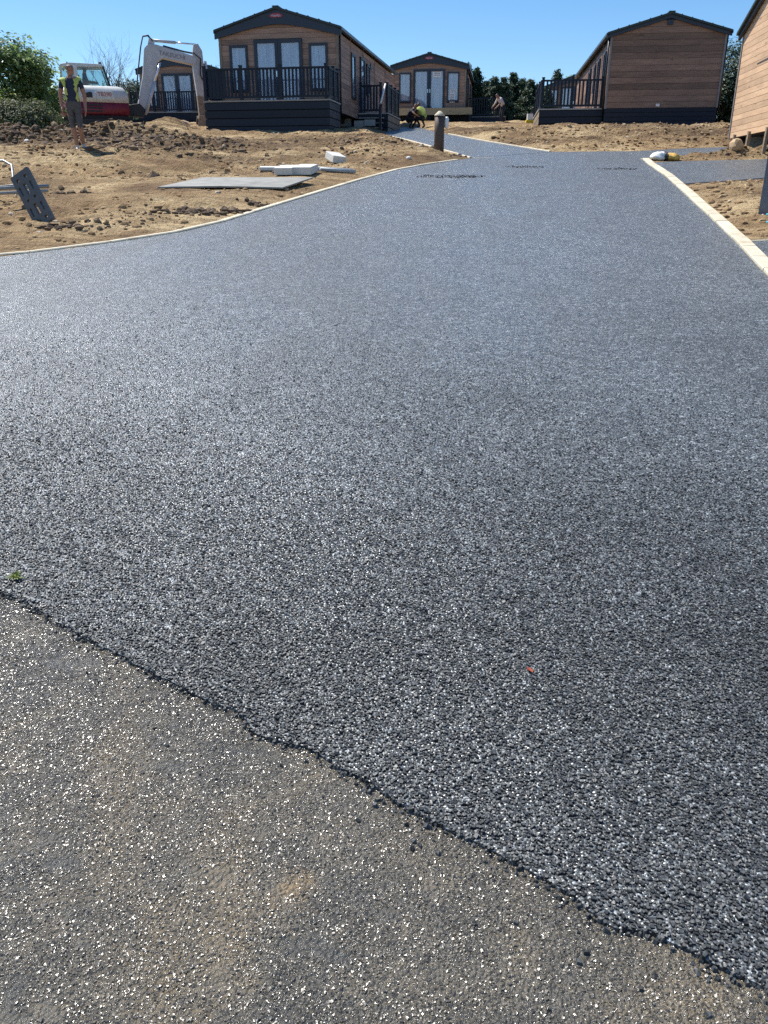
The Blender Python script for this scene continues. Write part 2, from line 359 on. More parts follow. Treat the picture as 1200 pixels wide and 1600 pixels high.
PAD = [(5.12, 15.1), (6.0, 15.55), (6.933, 16.044), (8.4, 16.75), (12.5, 18.0), (12.5, 21.2), (8.264, 20.143), (6.35, 19.62), (5.86, 19.3), (5.40, 16.55)]
PATH_NEAR = [(4.04, 9.45), (4.5, 9.62), (7.5, 10.3), (7.5, 8.0), (3.7, 7.9)]
def inside(px, py, poly):
    r_ = np.zeros(px.shape, bool); n = len(poly)
    for i in range(n):
        x1, y1 = poly[i]; x2, y2 = poly[(i + 1) % n]
        if y1 == y2: continue
        c_ = ((y1 > py) != (y2 > py)) & (px < (x2 - x1) * (py - y1) / (y2 - y1) + x1); r_ ^= c_
    return r_
def pdist(px, py, poly, closed=True):
    d = np.full(px.shape, 1e9); n = len(poly)
    for i in range(n if closed else n - 1):
        x1, y1 = poly[i]; x2, y2 = poly[(i + 1) % n]; dx, dy = x2 - x1, y2 - y1
        t_ = np.clip(((px - x1) * dx + (py - y1) * dy) / (dx * dx + dy * dy + 1e-12), 0, 1)
        d = np.minimum(d, np.hypot(px - x1 - t_ * dx, py - y1 - t_ * dy))
    return d
PAVED = [ROAD, PATH_UP, PATH_RIGHT, PAD, PATH_NEAR]
def paved_dist(x, y):
    d = np.full(x.shape, 1e9); ins = np.zeros(x.shape, bool)
    for q in PAVED: d = np.minimum(d, pdist(x, y, q)); ins |= inside(x, y, q)
    return np.where(ins, -d, d)
def blob(x, y, cx, cy, rx, ry, h): return h * np.exp(-(((x - cx) / rx) ** 2 + ((y - cy) / ry) ** 2))
def rough_mask(x, y):
    m = blob(x, y, -10.2, 24.6, 2.6, 1.3, 1) + blob(x, y, -8.2, 26.6, 2.2, 1.3, .9) + blob(x, y, -5.2, 21.6, 1.9, 2.0, .95) + blob(x, y, -7.6, 23.4, 1.2, 1.5, .5)
    m = m + blob(x, y, -.6, 24.5, 2.2, 1.0, .35) + blob(x, y, 8.5, 21.0, 1.6, .5, .7) + blob(x, y, 8, 26, 4, 2.2, .35) + blob(x, y, -2.6, 16.6, 1.6, .9, .25)
    return np.clip(m, 0, 1)
def ground_z(x, y, fine=True):
    x = np.asarray(x, float); y = np.asarray(y, float); d = paved_dist(x, y)
    k = np.clip(d / .9, 0, 1); k = k * k * (3 - 2 * k)
    z = .09 + blob(x, y, -8, 20, 4, 3, .11) + blob(x, y, 10, 33, 6, 4, .12)
    z = z + blob(x, y, -10.4, 24.8, 2.3, .8, .34) + blob(x, y, -8.4, 27.6, 1.7, .8, .34) + blob(x, y, -7.6, 31.2, .8, .7, .45) + blob(x, y, -5.2, 21.8, 2.1, 1.1, .16)
    z = z + blob(x, y, 9.2, 28.2, 5.5, 1.9, .26) + blob(x, y, 8.6, 21.0, 1.3, .4, .10) + blob(x, y, -12.5, 29.5, 3, 2.5, .15)
    if fine:
        m = rough_mask(x, y); z0_ = z
        rid = np.clip(vnoise(x * .35, y * .35, 55) * 3 + .3, 0, 1); z = z + rid * .045 * np.sin((y + .12 * x + .5 * vnoise(x * .8, y * .8, 66)) * 2 * np.pi / .36) * np.clip(1.2 + 2 * vnoise(x * 2.2, y * .8, 67), 0, 1)
        z = z + .11 * fbm(x, y, .45, 3, 3) + (.07 + .15 * m) * fbm(x, y, 1.9, 4, 11, .62) + .09 * fbm(x * .45, y * 2.2, 1.1, 3, 21) + (.045 + .06 * m) * np.abs(fbm(x, y, 4.6, 2, 31))
        fl = np.clip(blob(x, y, -2.4, 14.3, 1.5, .95, 1.6) + blob(x, y, -1.5, 16.2, .9, .7, 1.4) + blob(x, y, -1.05, 18.3, .5, .5, 1.2), 0, 1); z = z + (z0_ - z) * fl
    zz = np.where(d < 0, -.07, z * k + (1 - k) * .002)
    far = np.clip((y - 45) / 15, 0, 1); zz = zz * (1 - .6 * far)
    return slope(y) + zz
def gz(x, y): return float(ground_z(np.array([x]), np.array([y]))[0])
def rz_(y): return float(slope(np.array(y)))

def lines(segs):
    out = []
    for a_, b_, n in segs: out += list(np.linspace(a_, b_, n, endpoint=False))
    return np.array(out + [segs[-1][1]])
gx = lines([(-600, -60, 8), (-60, -17, 24), (-17, 14, 345), (14, 40, 26), (40, 600, 9)])
gy = lines([(-60, -4, 8), (-4, 6.5, 22), (6.5, 35, 330), (35, 56, 60), (56, 110, 20), (110, 900, 9)])
X, Y = np.meshgrid(gx, gy); Z = ground_z(X.ravel(), Y.ravel())
nx, ny = len(gx), len(gy); idx = np.arange(nx * ny).reshape(ny, nx)
quads = np.stack([idx[:-1, :-1], idx[:-1, 1:], idx[1:, 1:], idx[1:, :-1]], -1).reshape(-1, 4)
ground = bigmesh('ground', np.stack([X.ravel(), Y.ravel(), Z], 1), quads.ravel(), np.arange(len(quads)) * 4, 'soil')
ground.data.polygons.foreach_set('use_smooth', np.ones(len(quads), bool))
at_ = ground.data.attributes.new('dark', 'FLOAT', 'POINT'); at_.data.foreach_set('value', np.clip(rough_mask(X.ravel(), Y.ravel()) + np.clip(fbm(X.ravel() * .8, Y.ravel() * 1.3, .42, 4, 91) * 3.4 - .6, 0, .7), 0, 1).astype(np.float32))
tag(ground, kind='structure')

# ------------------------------------------------------------------ roads and paths (sheets on the slope)
def sheet(name, poly, lift, mat, thick=.06):
    bm = bmesh.new(); top = [bm.verts.new((x, y, rz_(y) + lift)) for x, y in poly]; f = bm.faces.new(top)
    bm.normal_update()
    if f.normal.z < 0: bmesh.ops.reverse_faces(bm, faces=[f])
    ed = list(bm.edges); r_ = bmesh.ops.extrude_edge_only(bm, edges=ed)
    for e in r_['geom']:
        if isinstance(e, bmesh.types.BMVert): e.co.z -= thick
    bmesh.ops.triangulate(bm, faces=[q for q in bm.faces if len(q.verts) > 4])
    # split rows so that the sheet follows the slope's bend
    me = bpy.data.meshes.new(name); bm.to_mesh(me); bm.free(); me.materials.append(M(mat))
    o = bpy.data.objects.new(name, me); link(o); return tag(o, kind='structure')
def wobble(poly, amp, step, seed):
    out = []
    for (x1, y1), (x2, y2) in zip(poly[:-1], poly[1:]):
        L = math.hypot(x2 - x1, y2 - y1); n = max(1, int(L / step))
        for i in range(n):
            t_ = i / n; x = x1 + (x2 - x1) * t_; y = y1 + (y2 - y1) * t_
            d = amp * (float(vnoise(np.array([x * 9.0]), np.array([y * 9.0]), seed)[0]) + .6 * float(vnoise(np.array([x * 31.0]), np.array([y * 31.0]), seed + 1)[0])); out.append((x + d, y + d))
    return out + [poly[-1]]
EDGE = wobble(OLD_EDGE, .016, .014, 5)
NEWROAD = EDGE + [(5.0, .3), (2.35, .9)] + RIGHT_KERB[1:] + [(7.2, 21.45), (6.7, 22.8), (4.25, 22.55), (2.35, 21.0)] + LEFT_KERB[::-1][:-1]
NEWROAD = EDGE[:-1] + [(2.3, .6)] + RIGHT_KERB[1:] + [(7.2, 21.45), (6.7, 22.8), (4.25, 22.55), (2.35, 21.0)] + LEFT_KERB[::-1][:-1]
sheet('road', NEWROAD, 0.0, 'asphalt_new')
sheet('old_road', [(x, y + .5) for x, y in OLD_EDGE] + [(5, -4), (-14, -4), (-14, 9.4)], -.008, 'asphalt_old', .03)
sheet('path', PATH_UP, .004, 'asphalt_new'); sheet('path', PATH_RIGHT, .004, 'asphalt_new'); sheet('path', PAD, .008, 'asphalt_new'); sheet('path', PATH_NEAR, .004, 'asphalt_new')

old = [o for o in bpy.data.objects if o.name == 'old_road'][0]
for pts, wd in (([(-1.13, 2.02), (-1.03, 2.055), (-.90, 2.085), (-.83, 2.115)], .006), ([(-1.24, 2.10), (-1.06, 2.19), (-.93, 2.27)], .005), ([(-.43, 1.86), (-.40, 1.875), (-.36, 1.90)], .014)):
    pp = wobble(pts, .02, .012, 8); vv = []
    for i, (x, y) in enumerate(pp):
        a_ = wd * (.35 + .65 * math.sin(math.pi * min(1, (i + .5) / len(pp)))) * random.uniform(.5, 1.2); vv += [(x, y - a_ / 2, .11 * y - .0068), (x, y + a_ / 2, .11 * y - .0068)]
    meshobj('crack', vv, [(2 * i, 2 * i + 2, 2 * i + 3, 2 * i + 1) for i in range(len(pp) - 1)], 'bitumen_shade_black', old)
def resample(poly, step):
    pts = [Vector((x, y)) for x, y in poly]; out = [pts[0]]; acc = 0.0
    for a_, b_ in zip(pts[:-1], pts[1:]):
        L = (b_ - a_).length; s = step - acc
        while s <= L: out.append(a_ + (b_ - a_) * (s / L)); s += step
        acc = L - (s - step)
    return out
def kerb(line, width, off, top, seg, label, mat='kerb_concrete', name='kerb'):
    root = empty(name, (line[0][0], line[0][1], rz_(line[0][1])), 0); tag(root, kind='structure')
    ps = resample(line, seg); base = Vector((line[0][0], line[0][1], rz_(line[0][1])))
    for a_, b_ in zip(ps[:-1], ps[1:]):
        d = (b_ - a_).normalized(); n = Vector((-d.y, d.x)); g_ = .003 + .006 * random.random(); j = random.uniform(-.003, .003); jz = random.uniform(-.002, .003)
        p, q = a_ + d * g_, b_ - d * g_; vv = []; c_ = .010
        for (pp) in (p, q):
            z = rz_(pp.y)
            for (o_, h_) in ((off - .0, -.1), (off, top - c_), (off + c_, top), (off + width - c_, top), (off + width, top - c_), (off + width, -.1)):
                w_ = pp + n * (o_ + j); vv.append(Vector((w_.x, w_.y, z + h_ + jz)) - base)
        ff = [(i, i + 1, i + 7, i + 6) for i in range(5)] + [(5, 4, 3, 2, 1, 0), (6, 7, 8, 9, 10, 11)]
        o = meshobj('kerb_stone', vv, ff, mat, root); bm = bmesh.new(); bm.from_mesh(o.data); bmesh.ops.recalc_face_normals(bm, faces=bm.faces); bm.to_mesh(o.data); bm.free()
    return root
kerb(LEFT_KERB, .095, -.005, .02, .91, '')
kerb(RIGHT_KERB[::-1], .15, -.01, .03, .60, '')
kerb([(2.06, 20.64), (1.397, 23.969), (.782, 26.904), (.0, 29.8)], .05, -.005, .03, .91, '')
kerb([(4.27, 22.5), (3.598, 24.705), (2.797, 27.514), (2.208, 30.477)][::-1], .05, -.005, .03, .91, '')
kerb([(6.02, 20.3), (6.35, 20.42), (6.55, 20.45)], .12, -.005, .03, .3, '')
kerb([(5.12, 15.1), (6.0, 15.55), (6.933, 16.044), (8.4, 16.75)], .05, -.05, .03, .91, '', 'deck_grey', 'timber_edging')
kerb([(4.1, 9.47), (4.5, 9.62), (7.5, 10.3)], .04, -.005, .02, .91, '')
kerb([(2.09, 20.68), (2.75, 21.0)], .04, -.02, .006, .6, '')

# ------------------------------------------------------------------ surface stones: real chips in the near part of the road
def chip_mesh(name, pts, size, zbase, mat, sides=5, tilt=.28, hgt=(.25, .55), flat=.75, side_mat=None):
    n = len(pts); ang0 = rng.uniform(0, 6.283, n); k = np.arange(sides)
    an = ang0[:, None] + (k[None] + rng.uniform(-.3, .3, (n, sides))) * 6.2832 / sides
    rr = size[:, None] * .5 * rng.uniform(.75, 1.25, (n, sides)); el = rng.uniform(.7, 1.0, n)[:, None]; th = rng.uniform(0, 6.283, n)[:, None]
    ox, oy = np.cos(an) * rr, np.sin(an) * rr * el; ox, oy = ox * np.cos(th) - oy * np.sin(th), ox * np.sin(th) + oy * np.cos(th)
    h = size * rng.uniform(hgt[0], hgt[1], n); ti = rng.normal(0, tilt, (n, 2)); fl = rng.uniform(flat - .15, flat + .1, n)[:, None]
    V = np.zeros((n, 2 * sides, 3))
    V[:, :sides, 0] = pts[:, 0:1] + ox * 1.04; V[:, :sides, 1] = pts[:, 1:2] + oy * 1.04; V[:, :sides, 2] = (zbase - size * .35)[:, None]
    tx, ty = ox * fl, oy * fl
    V[:, sides:, 0] = pts[:, 0:1] + tx; V[:, sides:, 1] = pts[:, 1:2] + ty
    V[:, sides:, 2] = (zbase + h)[:, None] + tx * ti[:, 0:1] + ty * (ti[:, 1:2]) + (oy * fl) * .11 + rng.normal(0, .06, (n, sides)) * size[:, None]
    side = np.array([[i, (i + 1) % sides, sides + (i + 1) % sides, sides + i] for i in range(sides)]).ravel(); top = np.arange(sides, 2 * sides)
    per = np.concatenate([side, top]); loops = (per[None] + (np.arange(n) * 2 * sides)[:, None]).ravel()
    st1 = np.concatenate([np.arange(sides) * 4, [sides * 4]]); starts = (st1[None] + (np.arange(n) * len(per))[:, None]).ravel()
    o = bigmesh(name, V.reshape(-1, 3), loops, starts, mat)
    if side_mat:
        o.data.materials.append(M(side_mat)); mi = np.tile(np.array([1] * sides + [0], dtype=np.int32), n); o.data.polygons.foreach_set('material_index', mi)
    return o
def scatter(x0, x1, y0, y1, cell, jit=.36):
    xs = np.arange(x0, x1, cell); ys = np.arange(y0, y1, cell * .88); P, Q = np.meshgrid(xs, ys); P[1::2] += cell / 2
    P = P + rng.uniform(-jit, jit, P.shape) * cell; Q = Q + rng.uniform(-jit, jit, Q.shape) * cell; return P.ravel(), Q.ravel()
def in_view(x, y, pad=.25): return np.abs(x) < .49 * (.927 * y + .375 * (1.6 - .11 * y)) + pad
px, py = scatter(-4.4, 4.4, .95, 7.6, .0089)
edge_poly = EDGE + [(5, 30), (-9, 30)]
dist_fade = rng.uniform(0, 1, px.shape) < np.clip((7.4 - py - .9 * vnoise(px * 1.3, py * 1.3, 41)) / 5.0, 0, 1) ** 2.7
keep = in_view(px, py, np.where(py < 3.2, .65, .4) - .5 * rng.uniform(0, 1, px.shape) ** 2) & dist_fade; px, py = px[keep], py[keep]
ins = inside(px, py, edge_poly); fr_ = rng.uniform(0, 1, px.shape)
px, py = px[ins], py[ins]
size = rng.uniform(.0055, .0125, len(px)) * (1 + .3 * (rng.uniform(0, 1, len(px)) > .88)); zb = .11 * py + rng.normal(.0004, .001, len(px))
nr = py < 2.3; P2 = np.stack([px, py], 1)
tag(chip_mesh('asphalt_chips', P2[nr], size[nr], zb[nr], 'chip_new', 5, .19, (.14, .42), .80, 'bitumen_shade_black'), kind='stuff')  # black sides put the shade between stones into the colour
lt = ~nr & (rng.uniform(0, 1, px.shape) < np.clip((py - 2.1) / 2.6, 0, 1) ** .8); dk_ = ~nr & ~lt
tag(chip_mesh('asphalt_chips', P2[dk_], size[dk_], zb[dk_], 'chip_new', 4, .19, (.14, .42), .80, 'bitumen_shade_black'), kind='stuff')
tag(chip_mesh('far_sheen_asphalt_chips', P2[lt], size[lt], zb[lt], 'chip_far_sheen', 4, .16, (.10, .32), .80), kind='stuff')
print('new chips', int(nr.sum()), int((~nr).sum()))
qx, qy = scatter(-2.0, 1.4, .8, 3.1, .0068)
keep = in_view(qx, qy, .45) & ~inside(qx, qy, edge_poly) & ~((vnoise(qx * 11, qy * 14, 29) + .5 * vnoise(qx * 27, qy * 31, 30)) < -.40) & (rng.uniform(0, 1, qx.shape) < .6 + .9 * (vnoise(qx * 6, qy * 6, 9) + .5 + .5 * vnoise(qx * 17, qy * 17, 19)))
qx, qy = qx[keep], qy[keep]; size = .0035 + .008 * rng.uniform(0, 1, len(qx)) ** 1.5; zb = 0.11 * qy - .008 - size * .16
print('old chips', len(qx))
tag(chip_mesh('worn_chips', np.stack([qx, qy], 1), size, zb, 'chip_old', 4, .22, (.24, .42), .66), kind='stuff')
# loose crumbs along the joint and dark crumbs lying on the far road
lx, ly, ls, lz = [], [], [], []
for i in range(6000):
    j = random.randrange(3, len(EDGE) - 4); x, y = EDGE[j]
    if abs(x) > 1.5: continue
    d = abs(random.gauss(0, .014)) * (6 if i % 6 == 0 else 1) - .007; x -= d * .6 + random.uniform(-.012, .012); y -= d; lx.append(x); ly.append(y); ls.append(random.uniform(.005, .017)); lz.append(.11 * y - .009 + max(0, .006 - d * .4) * random.random())
tag(chip_mesh('joint_crumbs', np.stack([lx, ly], 1), np.array(ls), np.array(lz), 'chip_new', 5, .4, (.3, .6), .65), kind='stuff')
for cx_, cy_, rx_, ry_, n in ((1.28, 16.5, .66, .26, 330), (2.98, 18.43, .44, .2, 120), (4.83, 18.0, .44, .2, 120)):
    th = rng.uniform(0, 6.283, n); r_ = np.sqrt(rng.uniform(0, 1, n)); x = cx_ + rx_ * r_ * np.cos(th); y = cy_ + ry_ * r_ * np.sin(th) + .05 * np.sin(x * 17)
    tag(chip_mesh('loose_crumbs', np.stack([x, y], 1), rng.uniform(.012, .034, n), .11 * y - .004, 'bitumen_shade_black', 5, .4, (.3, .6), .7), kind='stuff')

# ------------------------------------------------------------------ caravans
def caravan(name, label, loc, rz, W=4.27, L=12.2, hf=1.0, eave=2.28, rise=.60, below=.25, wood_m='cedar', front='doors', right=(), left=(), ph=.165, skirt=0.0, badge=True, fascia=.40, arch=True, planks=('front', 'right', 'left'), papers=(), group='timber clad holiday caravans on the slope'):
    root = empty(name, loc, rz, label, 'caravan', group); hw = W / 2; z0 = hf - below; ze = hf + eave; za = ze + rise
    core = [(-hw + .03, z0), (hw - .03, z0), (hw - .03, ze - .02), (0, za - .03), (-hw + .03, ze - .02)]
    prism('wall', root, core, .035, L - .02, 'wall_core')
    def rows(): 
        z = z0
        while z < za - .05: yield z, min(z + ph - .008, za); z += ph
    # openings on the front: (x0,x1,z0,z1,kind)
    ops = []
    if front == 'doors': ops = [(-.87, .87, hf, hf + 2.03, 'door'), (-hw + .36, -hw + 1.02, hf + .42, hf + 1.88, 'win'), (hw - 1.02, hw - .36, hf + .42, hf + 1.88, 'win')]
    for a_, b_ in rows():
        zc = (a_ + b_) / 2; lim = hw - .01 if b_ <= ze else (za - b_) / rise * hw
        if lim < .02: continue
        segs = [(-lim, lim)]
        for o in ops:
            if o[2] < zc < o[3]:
                segs = [s for u, v_ in segs for s in ((u, min(v_, o[0])), (max(u, o[1]), v_)) if s[1] - s[0] > .03]
        if b_ > ze:
            la = min(hw - .01, (za - a_) / rise * hw); ob = prism('cladding_board', root, [(-la, a_ - zc), (la, a_ - zc), (lim, b_ - zc), (-lim, b_ - zc)], -.012, .012, wood_m); ob.location = (0, .012, zc); continue
        for u, v_ in segs: box('cladding_board', root, ((u + v_) / 2, .012, zc), (v_ - u, .024, b_ - a_), wood_m)
    def window(x0, x1, wz0, wz1, place, door=False, handle=False):
        """place(x, depth, z, sx, sd, sz) -> (centre, size): puts a box on a wall face"""
        fr = .075 if not door else .11; cx_ = (x0 + x1) / 2; czz = (wz0 + wz1) / 2
        nm = 'door' if door else 'window'
        c_, s_ = place(cx_, -.035, wz1 - fr / 2, x1 - x0, .07, fr); fo = box(nm, root, c_, s_, 'anthracite')
        def sub(n, x, d, z, sx, sd, sz, m):
            c2, s2 = place(x, d, z, sx, sd, sz); return box(n, fo, tuple(c2[i] - c_[i] for i in range(3)), s2, m)
        sub('frame', cx_, -.035, wz0 + fr / 2, x1 - x0, .07, fr, 'anthracite')
        sub('frame', x0 + fr / 2, -.033, czz, fr, .066, wz1 - wz0 - .002, 'anthracite'); sub('frame', x1 - fr / 2, -.033, czz, fr, .066, wz1 - wz0 - .002, 'anthracite')
        sub('pane', cx_, -.03, czz, x1 - x0 - 2 * fr, .006, wz1 - wz0 - 2 * fr, 'window_glass')
        # curtain with folds
        n = 26; vv = []; ff = []
        for i in range(n + 1):
            u = x0 + fr + (x1 - x0 - 2 * fr) * i / n; dd = -.008 - .010 * abs(math.sin(i * .9 + x0 * 7)) 
            for z in (wz0 + fr, wz1 - fr):
                c2, _ = place(u, dd, z, .1, .1, .1); vv.append(tuple(c2[k] - c_[k] for k in range(3)))
        ff = [(2 * i, 2 * i + 2, 2 * i + 3, 2 * i + 1) for i in range(n)]
        cu = meshobj('curtain', vv, ff, 'curtain', fo, True)
        if handle: sub('handle', x1 - fr / 2 if x0 < 0 else x0 + fr / 2, -.085, czz - .05, .03, .05, .18, 'chrome')
        return fo, sub
    pf = lambda x, d, z, sx, sd, sz: ((x, d, z), (sx, sd, sz))
    for o in ops:
        if o[4] == 'win': window(o[0], o[1], o[2], o[3], pf)
        else:
            window(o[0], -.004, o[2], o[3], pf, True, True); window(.004, o[1], o[2], o[3], pf, True, True)
    for (x, z, sx, sz) in papers:
        pp = box('notice', root, (x, -.045, z), (sx, .004, sz), 'paper')
        for i in range(3): box('printed_line', pp, (0, -.0035, sz * (.25 - .22 * i)), (sx * .7, .003, sz * .09), 'paper_print')
    # sides
    for sgn, wins in ((1, right), (-1, left)):
        if ('right' if sgn > 0 else 'left') not in planks: continue
        cuts = [0, 2.05, 4.4, 6.9, 9.4, L]; cuts = [c_ for c_ in cuts if c_ < L - .5] + [L]
        for y0, y1 in zip(cuts[:-1], cuts[1:]):
            for a_, b_ in rows():
                if b_ > ze: continue
                zc = (a_ + b_) / 2; segs = [(y0 + .02, y1 - .02)]
                for o in wins:
                    if o[2] + hf < zc < o[3] + hf: segs = [s for u, v_ in segs for s in ((u, min(v_, o[0])), (max(u, o[1]), v_)) if s[1] - s[0] > .04]
                for u, v_ in segs: box('cladding_board', root, (sgn * (hw - .012), (u + v_) / 2, zc), (v_ - u, .024, b_ - a_), wood_m, (0, 0, R(90)))
            box('cover_batten', root, (sgn * (hw + .004), y1, (z0 + ze) / 2), (.03, .035, ze - z0), wood_m)
        ps_ = lambda x, d, z, sx, sd, sz, sgn=sgn: ((sgn * (hw - d), x, z), (sd, sx, sz))
        for o in wins: window(o[0], o[1], o[2] + hf, o[3] + hf, ps_)
        box('vent', root, (sgn * (hw + .02), 6.0, ze - .4), (.04, .22, .22), 'gutter_black')
        g_ = prism('gutter', root, [(sgn * (hw + .05), ze - .02), (sgn * (hw + .17), ze - .02), (sgn * (hw + .17), ze + .07), (sgn * (hw + .05), ze + .07)], -.1, L + .08, 'gutter_black')
        tube('downpipe', root, [(sgn * (hw + .05), .12, ze), (sgn * (hw + .05), .12, z0 - .1)], .035, 'gutter_black', 6)
        box('corner_trim', root, (sgn * (hw - .03), -.006, (z0 + ze) / 2 - .02), (.065, .04, ze - z0), 'trim_grey' if front != 'doors' else 'weathered_timber')
    # roof slabs with ribs, ridge
    ov, oy = .14, .16; sl = rise / hw
    for sgn in (1, -1):
        xe = sgn * (hw + ov); zee = ze - sl * ov + .05
        ro = prism('roof', root, [(xe, zee), (0, za + .05), (0, za + .12), (xe, zee + .07)], -oy, L + oy, 'roof_sheet')
        for k in range(1, 6):
            x = xe * k / 6; z = za + .12 - sl * abs(x) + (0 if k else 0); box('rib', ro, (x, L / 2, z + .006 - .0), (.03, L + 2 * oy - .02, .03), 'roof_sheet', (0, sgn * math.atan(sl), 0))
    box('ridge_cap', root, (0, L / 2, za + .125), (.22, L + 2 * oy + .02, .035), 'roof_sheet')
    # gable fascia
    n = 24; xe = hw + ov; zt = lambda x: za + .045 - sl * abs(x)
    if arch:
        k_ = (za - fascia - (ze - .20)) / (math.sqrt(xe * xe + .49) - .7); zb_ = lambda x: za - fascia - k_ * (math.sqrt(x * x + .49) - .7)
    else: zb_ = lambda x: zt(x) - fascia
    xs = [-xe + 2 * xe * i / n for i in range(n + 1)]
    prism('fascia', root, [(x, zt(x)) for x in xs] + [(x, zb_(x)) for x in xs[::-1]], -.10, -.03, 'anthracite')
    if badge:
        bz = za - .17; arc = [(.24 * math.cos(q), .10 * math.sin(q)) for q in np.linspace(0, math.pi, 10)]
        bd = prism('badge', root, [(x, bz + z) for x, z in arc] + [(x * .6, bz - .03) for x in (-.24, .24)], -.112, -.101, 'badge_red')
        sq = [(-.17 + .34 * i / 22, -.122, bz + .02 + .035 * math.sin(i * 1.7) + .008 * math.sin(i * .6)) for i in range(23)]
        tube('script', bd, sq, .011, 'badge_pale', 5)
    if skirt:
        for i in range(5):
            h_ = skirt / 5; zc = z0 - h_ * (i + .5)
            box('skirting_board', root, (0, .03, zc), (W - .02, .03, h_ - .014), 'deck_dark')
            for sgn in (1, -1): box('skirting_board', root, (sgn * (hw - .03), L / 2 + .05, zc), (.03, L - .1, h_ - .014), 'deck_dark')
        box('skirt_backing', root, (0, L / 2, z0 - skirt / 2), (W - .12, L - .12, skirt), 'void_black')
    else:
        for y in (.5, 3.2, 6.0, 9.0, L - .6):
            if y < L:
                for sgn in (1, -1): box('support_block', root, (sgn * (hw - .5), y, z0 / 2), (.44, .44, z0), 'block_grey')
        for sgn in (1, -1): box('chassis_rail', root, (sgn * (hw - .5), L / 2, z0 - .09), (.08, L - .3, .18), 'void_black')
    return root

def railing(parent, p0, p1, z, posts, h=.98, step=.125, solid=None, mat='deck_dark'):
    p0, p1 = Vector(p0), Vector(p1); d = p1 - p0; L = d.length; u = d / L; an = math.atan2(u.y, u.x)
    for t_ in posts:
        q = p0 + d * t_; po = box('post', parent, (q.x, q.y, z + (h + .06) / 2), (.095, .095, h + .06), mat, (0, 0, an))
        box('post_cap', po, (0, 0, (h + .06) / 2 + .012), (.12, .12, .024), mat)
    c_ = (p0 + p1) / 2
    box('top_rail', parent, (c_.x, c_.y, z + h - .03), (L, .075, .06), mat, (0, 0, an)); box('bottom_rail', parent, (c_.x, c_.y, z + .10), (L, .05, .07), mat, (0, 0, an))
    n = int(L / step)
    for i in range(n):
        s = (i + .5) / n; q = p0 + d * s
        if any(abs(s - t_) * L < .075 for t_ in posts): continue
        wd = .115 if solid and solid[0] <= s <= solid[1] else .066
        box('baluster', parent, (q.x, q.y, z + .475 + .03), (wd, .028, h - .14), mat, (0, 0, an))
def deck(name, label, loc, rz, w, d, h, rails, nskirt=4, group='dark railed decks of the caravans', skirt_mat='deck_dark', sides=(1, -1), sink=.25, edge='deck_grey', side_mat=None):
    root = empty(name, loc, rz, label, 'deck', group); hw = w / 2
    for i in range(int(d / .15)):
        box('deck_board', root, (0, .075 + .15 * i, h - .014), (w - .004, .142, .028), edge)
    box('edge_trim', root, (0, -.022, h - .02), (w + .06, .036, .045), edge)
    hh = (h - .05 + sink) / nskirt
    for i in range(nskirt):
        zc = h - .05 - hh * (i + .5)
        box('skirting_board', root, (0, -.004, zc), (w, .028, hh - .03), skirt_mat)
        for sg in sides: box('skirting_board', root, (sg * (hw - .014), d / 2 + .012, zc), (.028, d - .02, hh - .03), side_mat or skirt_mat)
    for sg in sides: box('edge_trim', root, (sg * (hw + .012), d / 2, h - .02), (.036, d, .045), edge)
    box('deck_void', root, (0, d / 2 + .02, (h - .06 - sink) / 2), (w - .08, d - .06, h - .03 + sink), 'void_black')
    for r_ in rails: railing(root, *r_)
    return root

# main caravan (front centre) and its decks
A1 = R(10); hd = lambda a_: Vector((math.sin(a_), math.cos(a_))); rt = lambda a_: Vector((math.cos(a_), -math.sin(a_)))
C1 = Vector((-3.70, 32.0)); Z1 = 3.39
def spot(C, a_, lx_, ly_): q = C + rt(a_) * lx_ + hd(a_) * ly_; return q.x, q.y
caravan('holiday_caravan', 'large brown caravan with red badge, double doors and curtained windows above a tall dark deck', (C1.x, C1.y, Z1), -A1, 4.27, 12.2, 1.0,
        right=((1.95 + .1, 2.75, .35, 1.85), (3.75, 4.55, -.02, 1.95), (5.0, 5.6, .75, 1.85), (9.6, 10.1, .8, 1.7)), planks=('front', 'right', 'left'), wood_m='cedar_red')
x, y = spot(C1, A1, -.02, -1.62)
deck('front_deck', 'tall dark deck with balustrade and solid left panel fronting the large central caravan', (x, y, Z1 - .05), -A1, 4.42, 1.58, 1.05,
     [((-2.16, .05), (2.16, .05), 1.05, (0, .30, .62, .985), .98, .125, (0, .17)), ((2.16, .12), (2.16, 1.5), 1.05, (.5, .97), .98, .125), ((-2.16, .12), (-2.16, 1.5), 1.05, (.97,), .98, .125, (0, 1))], 5)
x, y = spot(C1, A1, 2.135 + .62, 3.3)
sdk = deck('side_deck', 'small railed entrance deck with steps and pale handrail beside the large central caravan', (x, y, 3.62), -A1, 1.16, 3.0, .72,
     [((-.52, .05), (.30, .05), .72, (0.02, .98), .98, .11), ((.52, .1), (.52, 2.9), .72, (0, .34, .67, .98), .98, .11)], 4, side_mat='weathered_timber', sides=(1,))
for i in range(3):
    st = box('step', sdk, (-.05, -.14 - .24 * i, .72 - .19 * (i + 1)), (.98, .25, .035), 'deck_grey'); box('riser', st, (0, .11, -.1), (.96, .02, .16), 'deck_dark')
box('newel_post', sdk, (.40, -.72, .42), (.09, .09, .95), 'deck_dark')
tube('handrail', sdk, [(.47, .02, 1.72), (.42, -.74, .98)], .035, 'white_paint', 6)
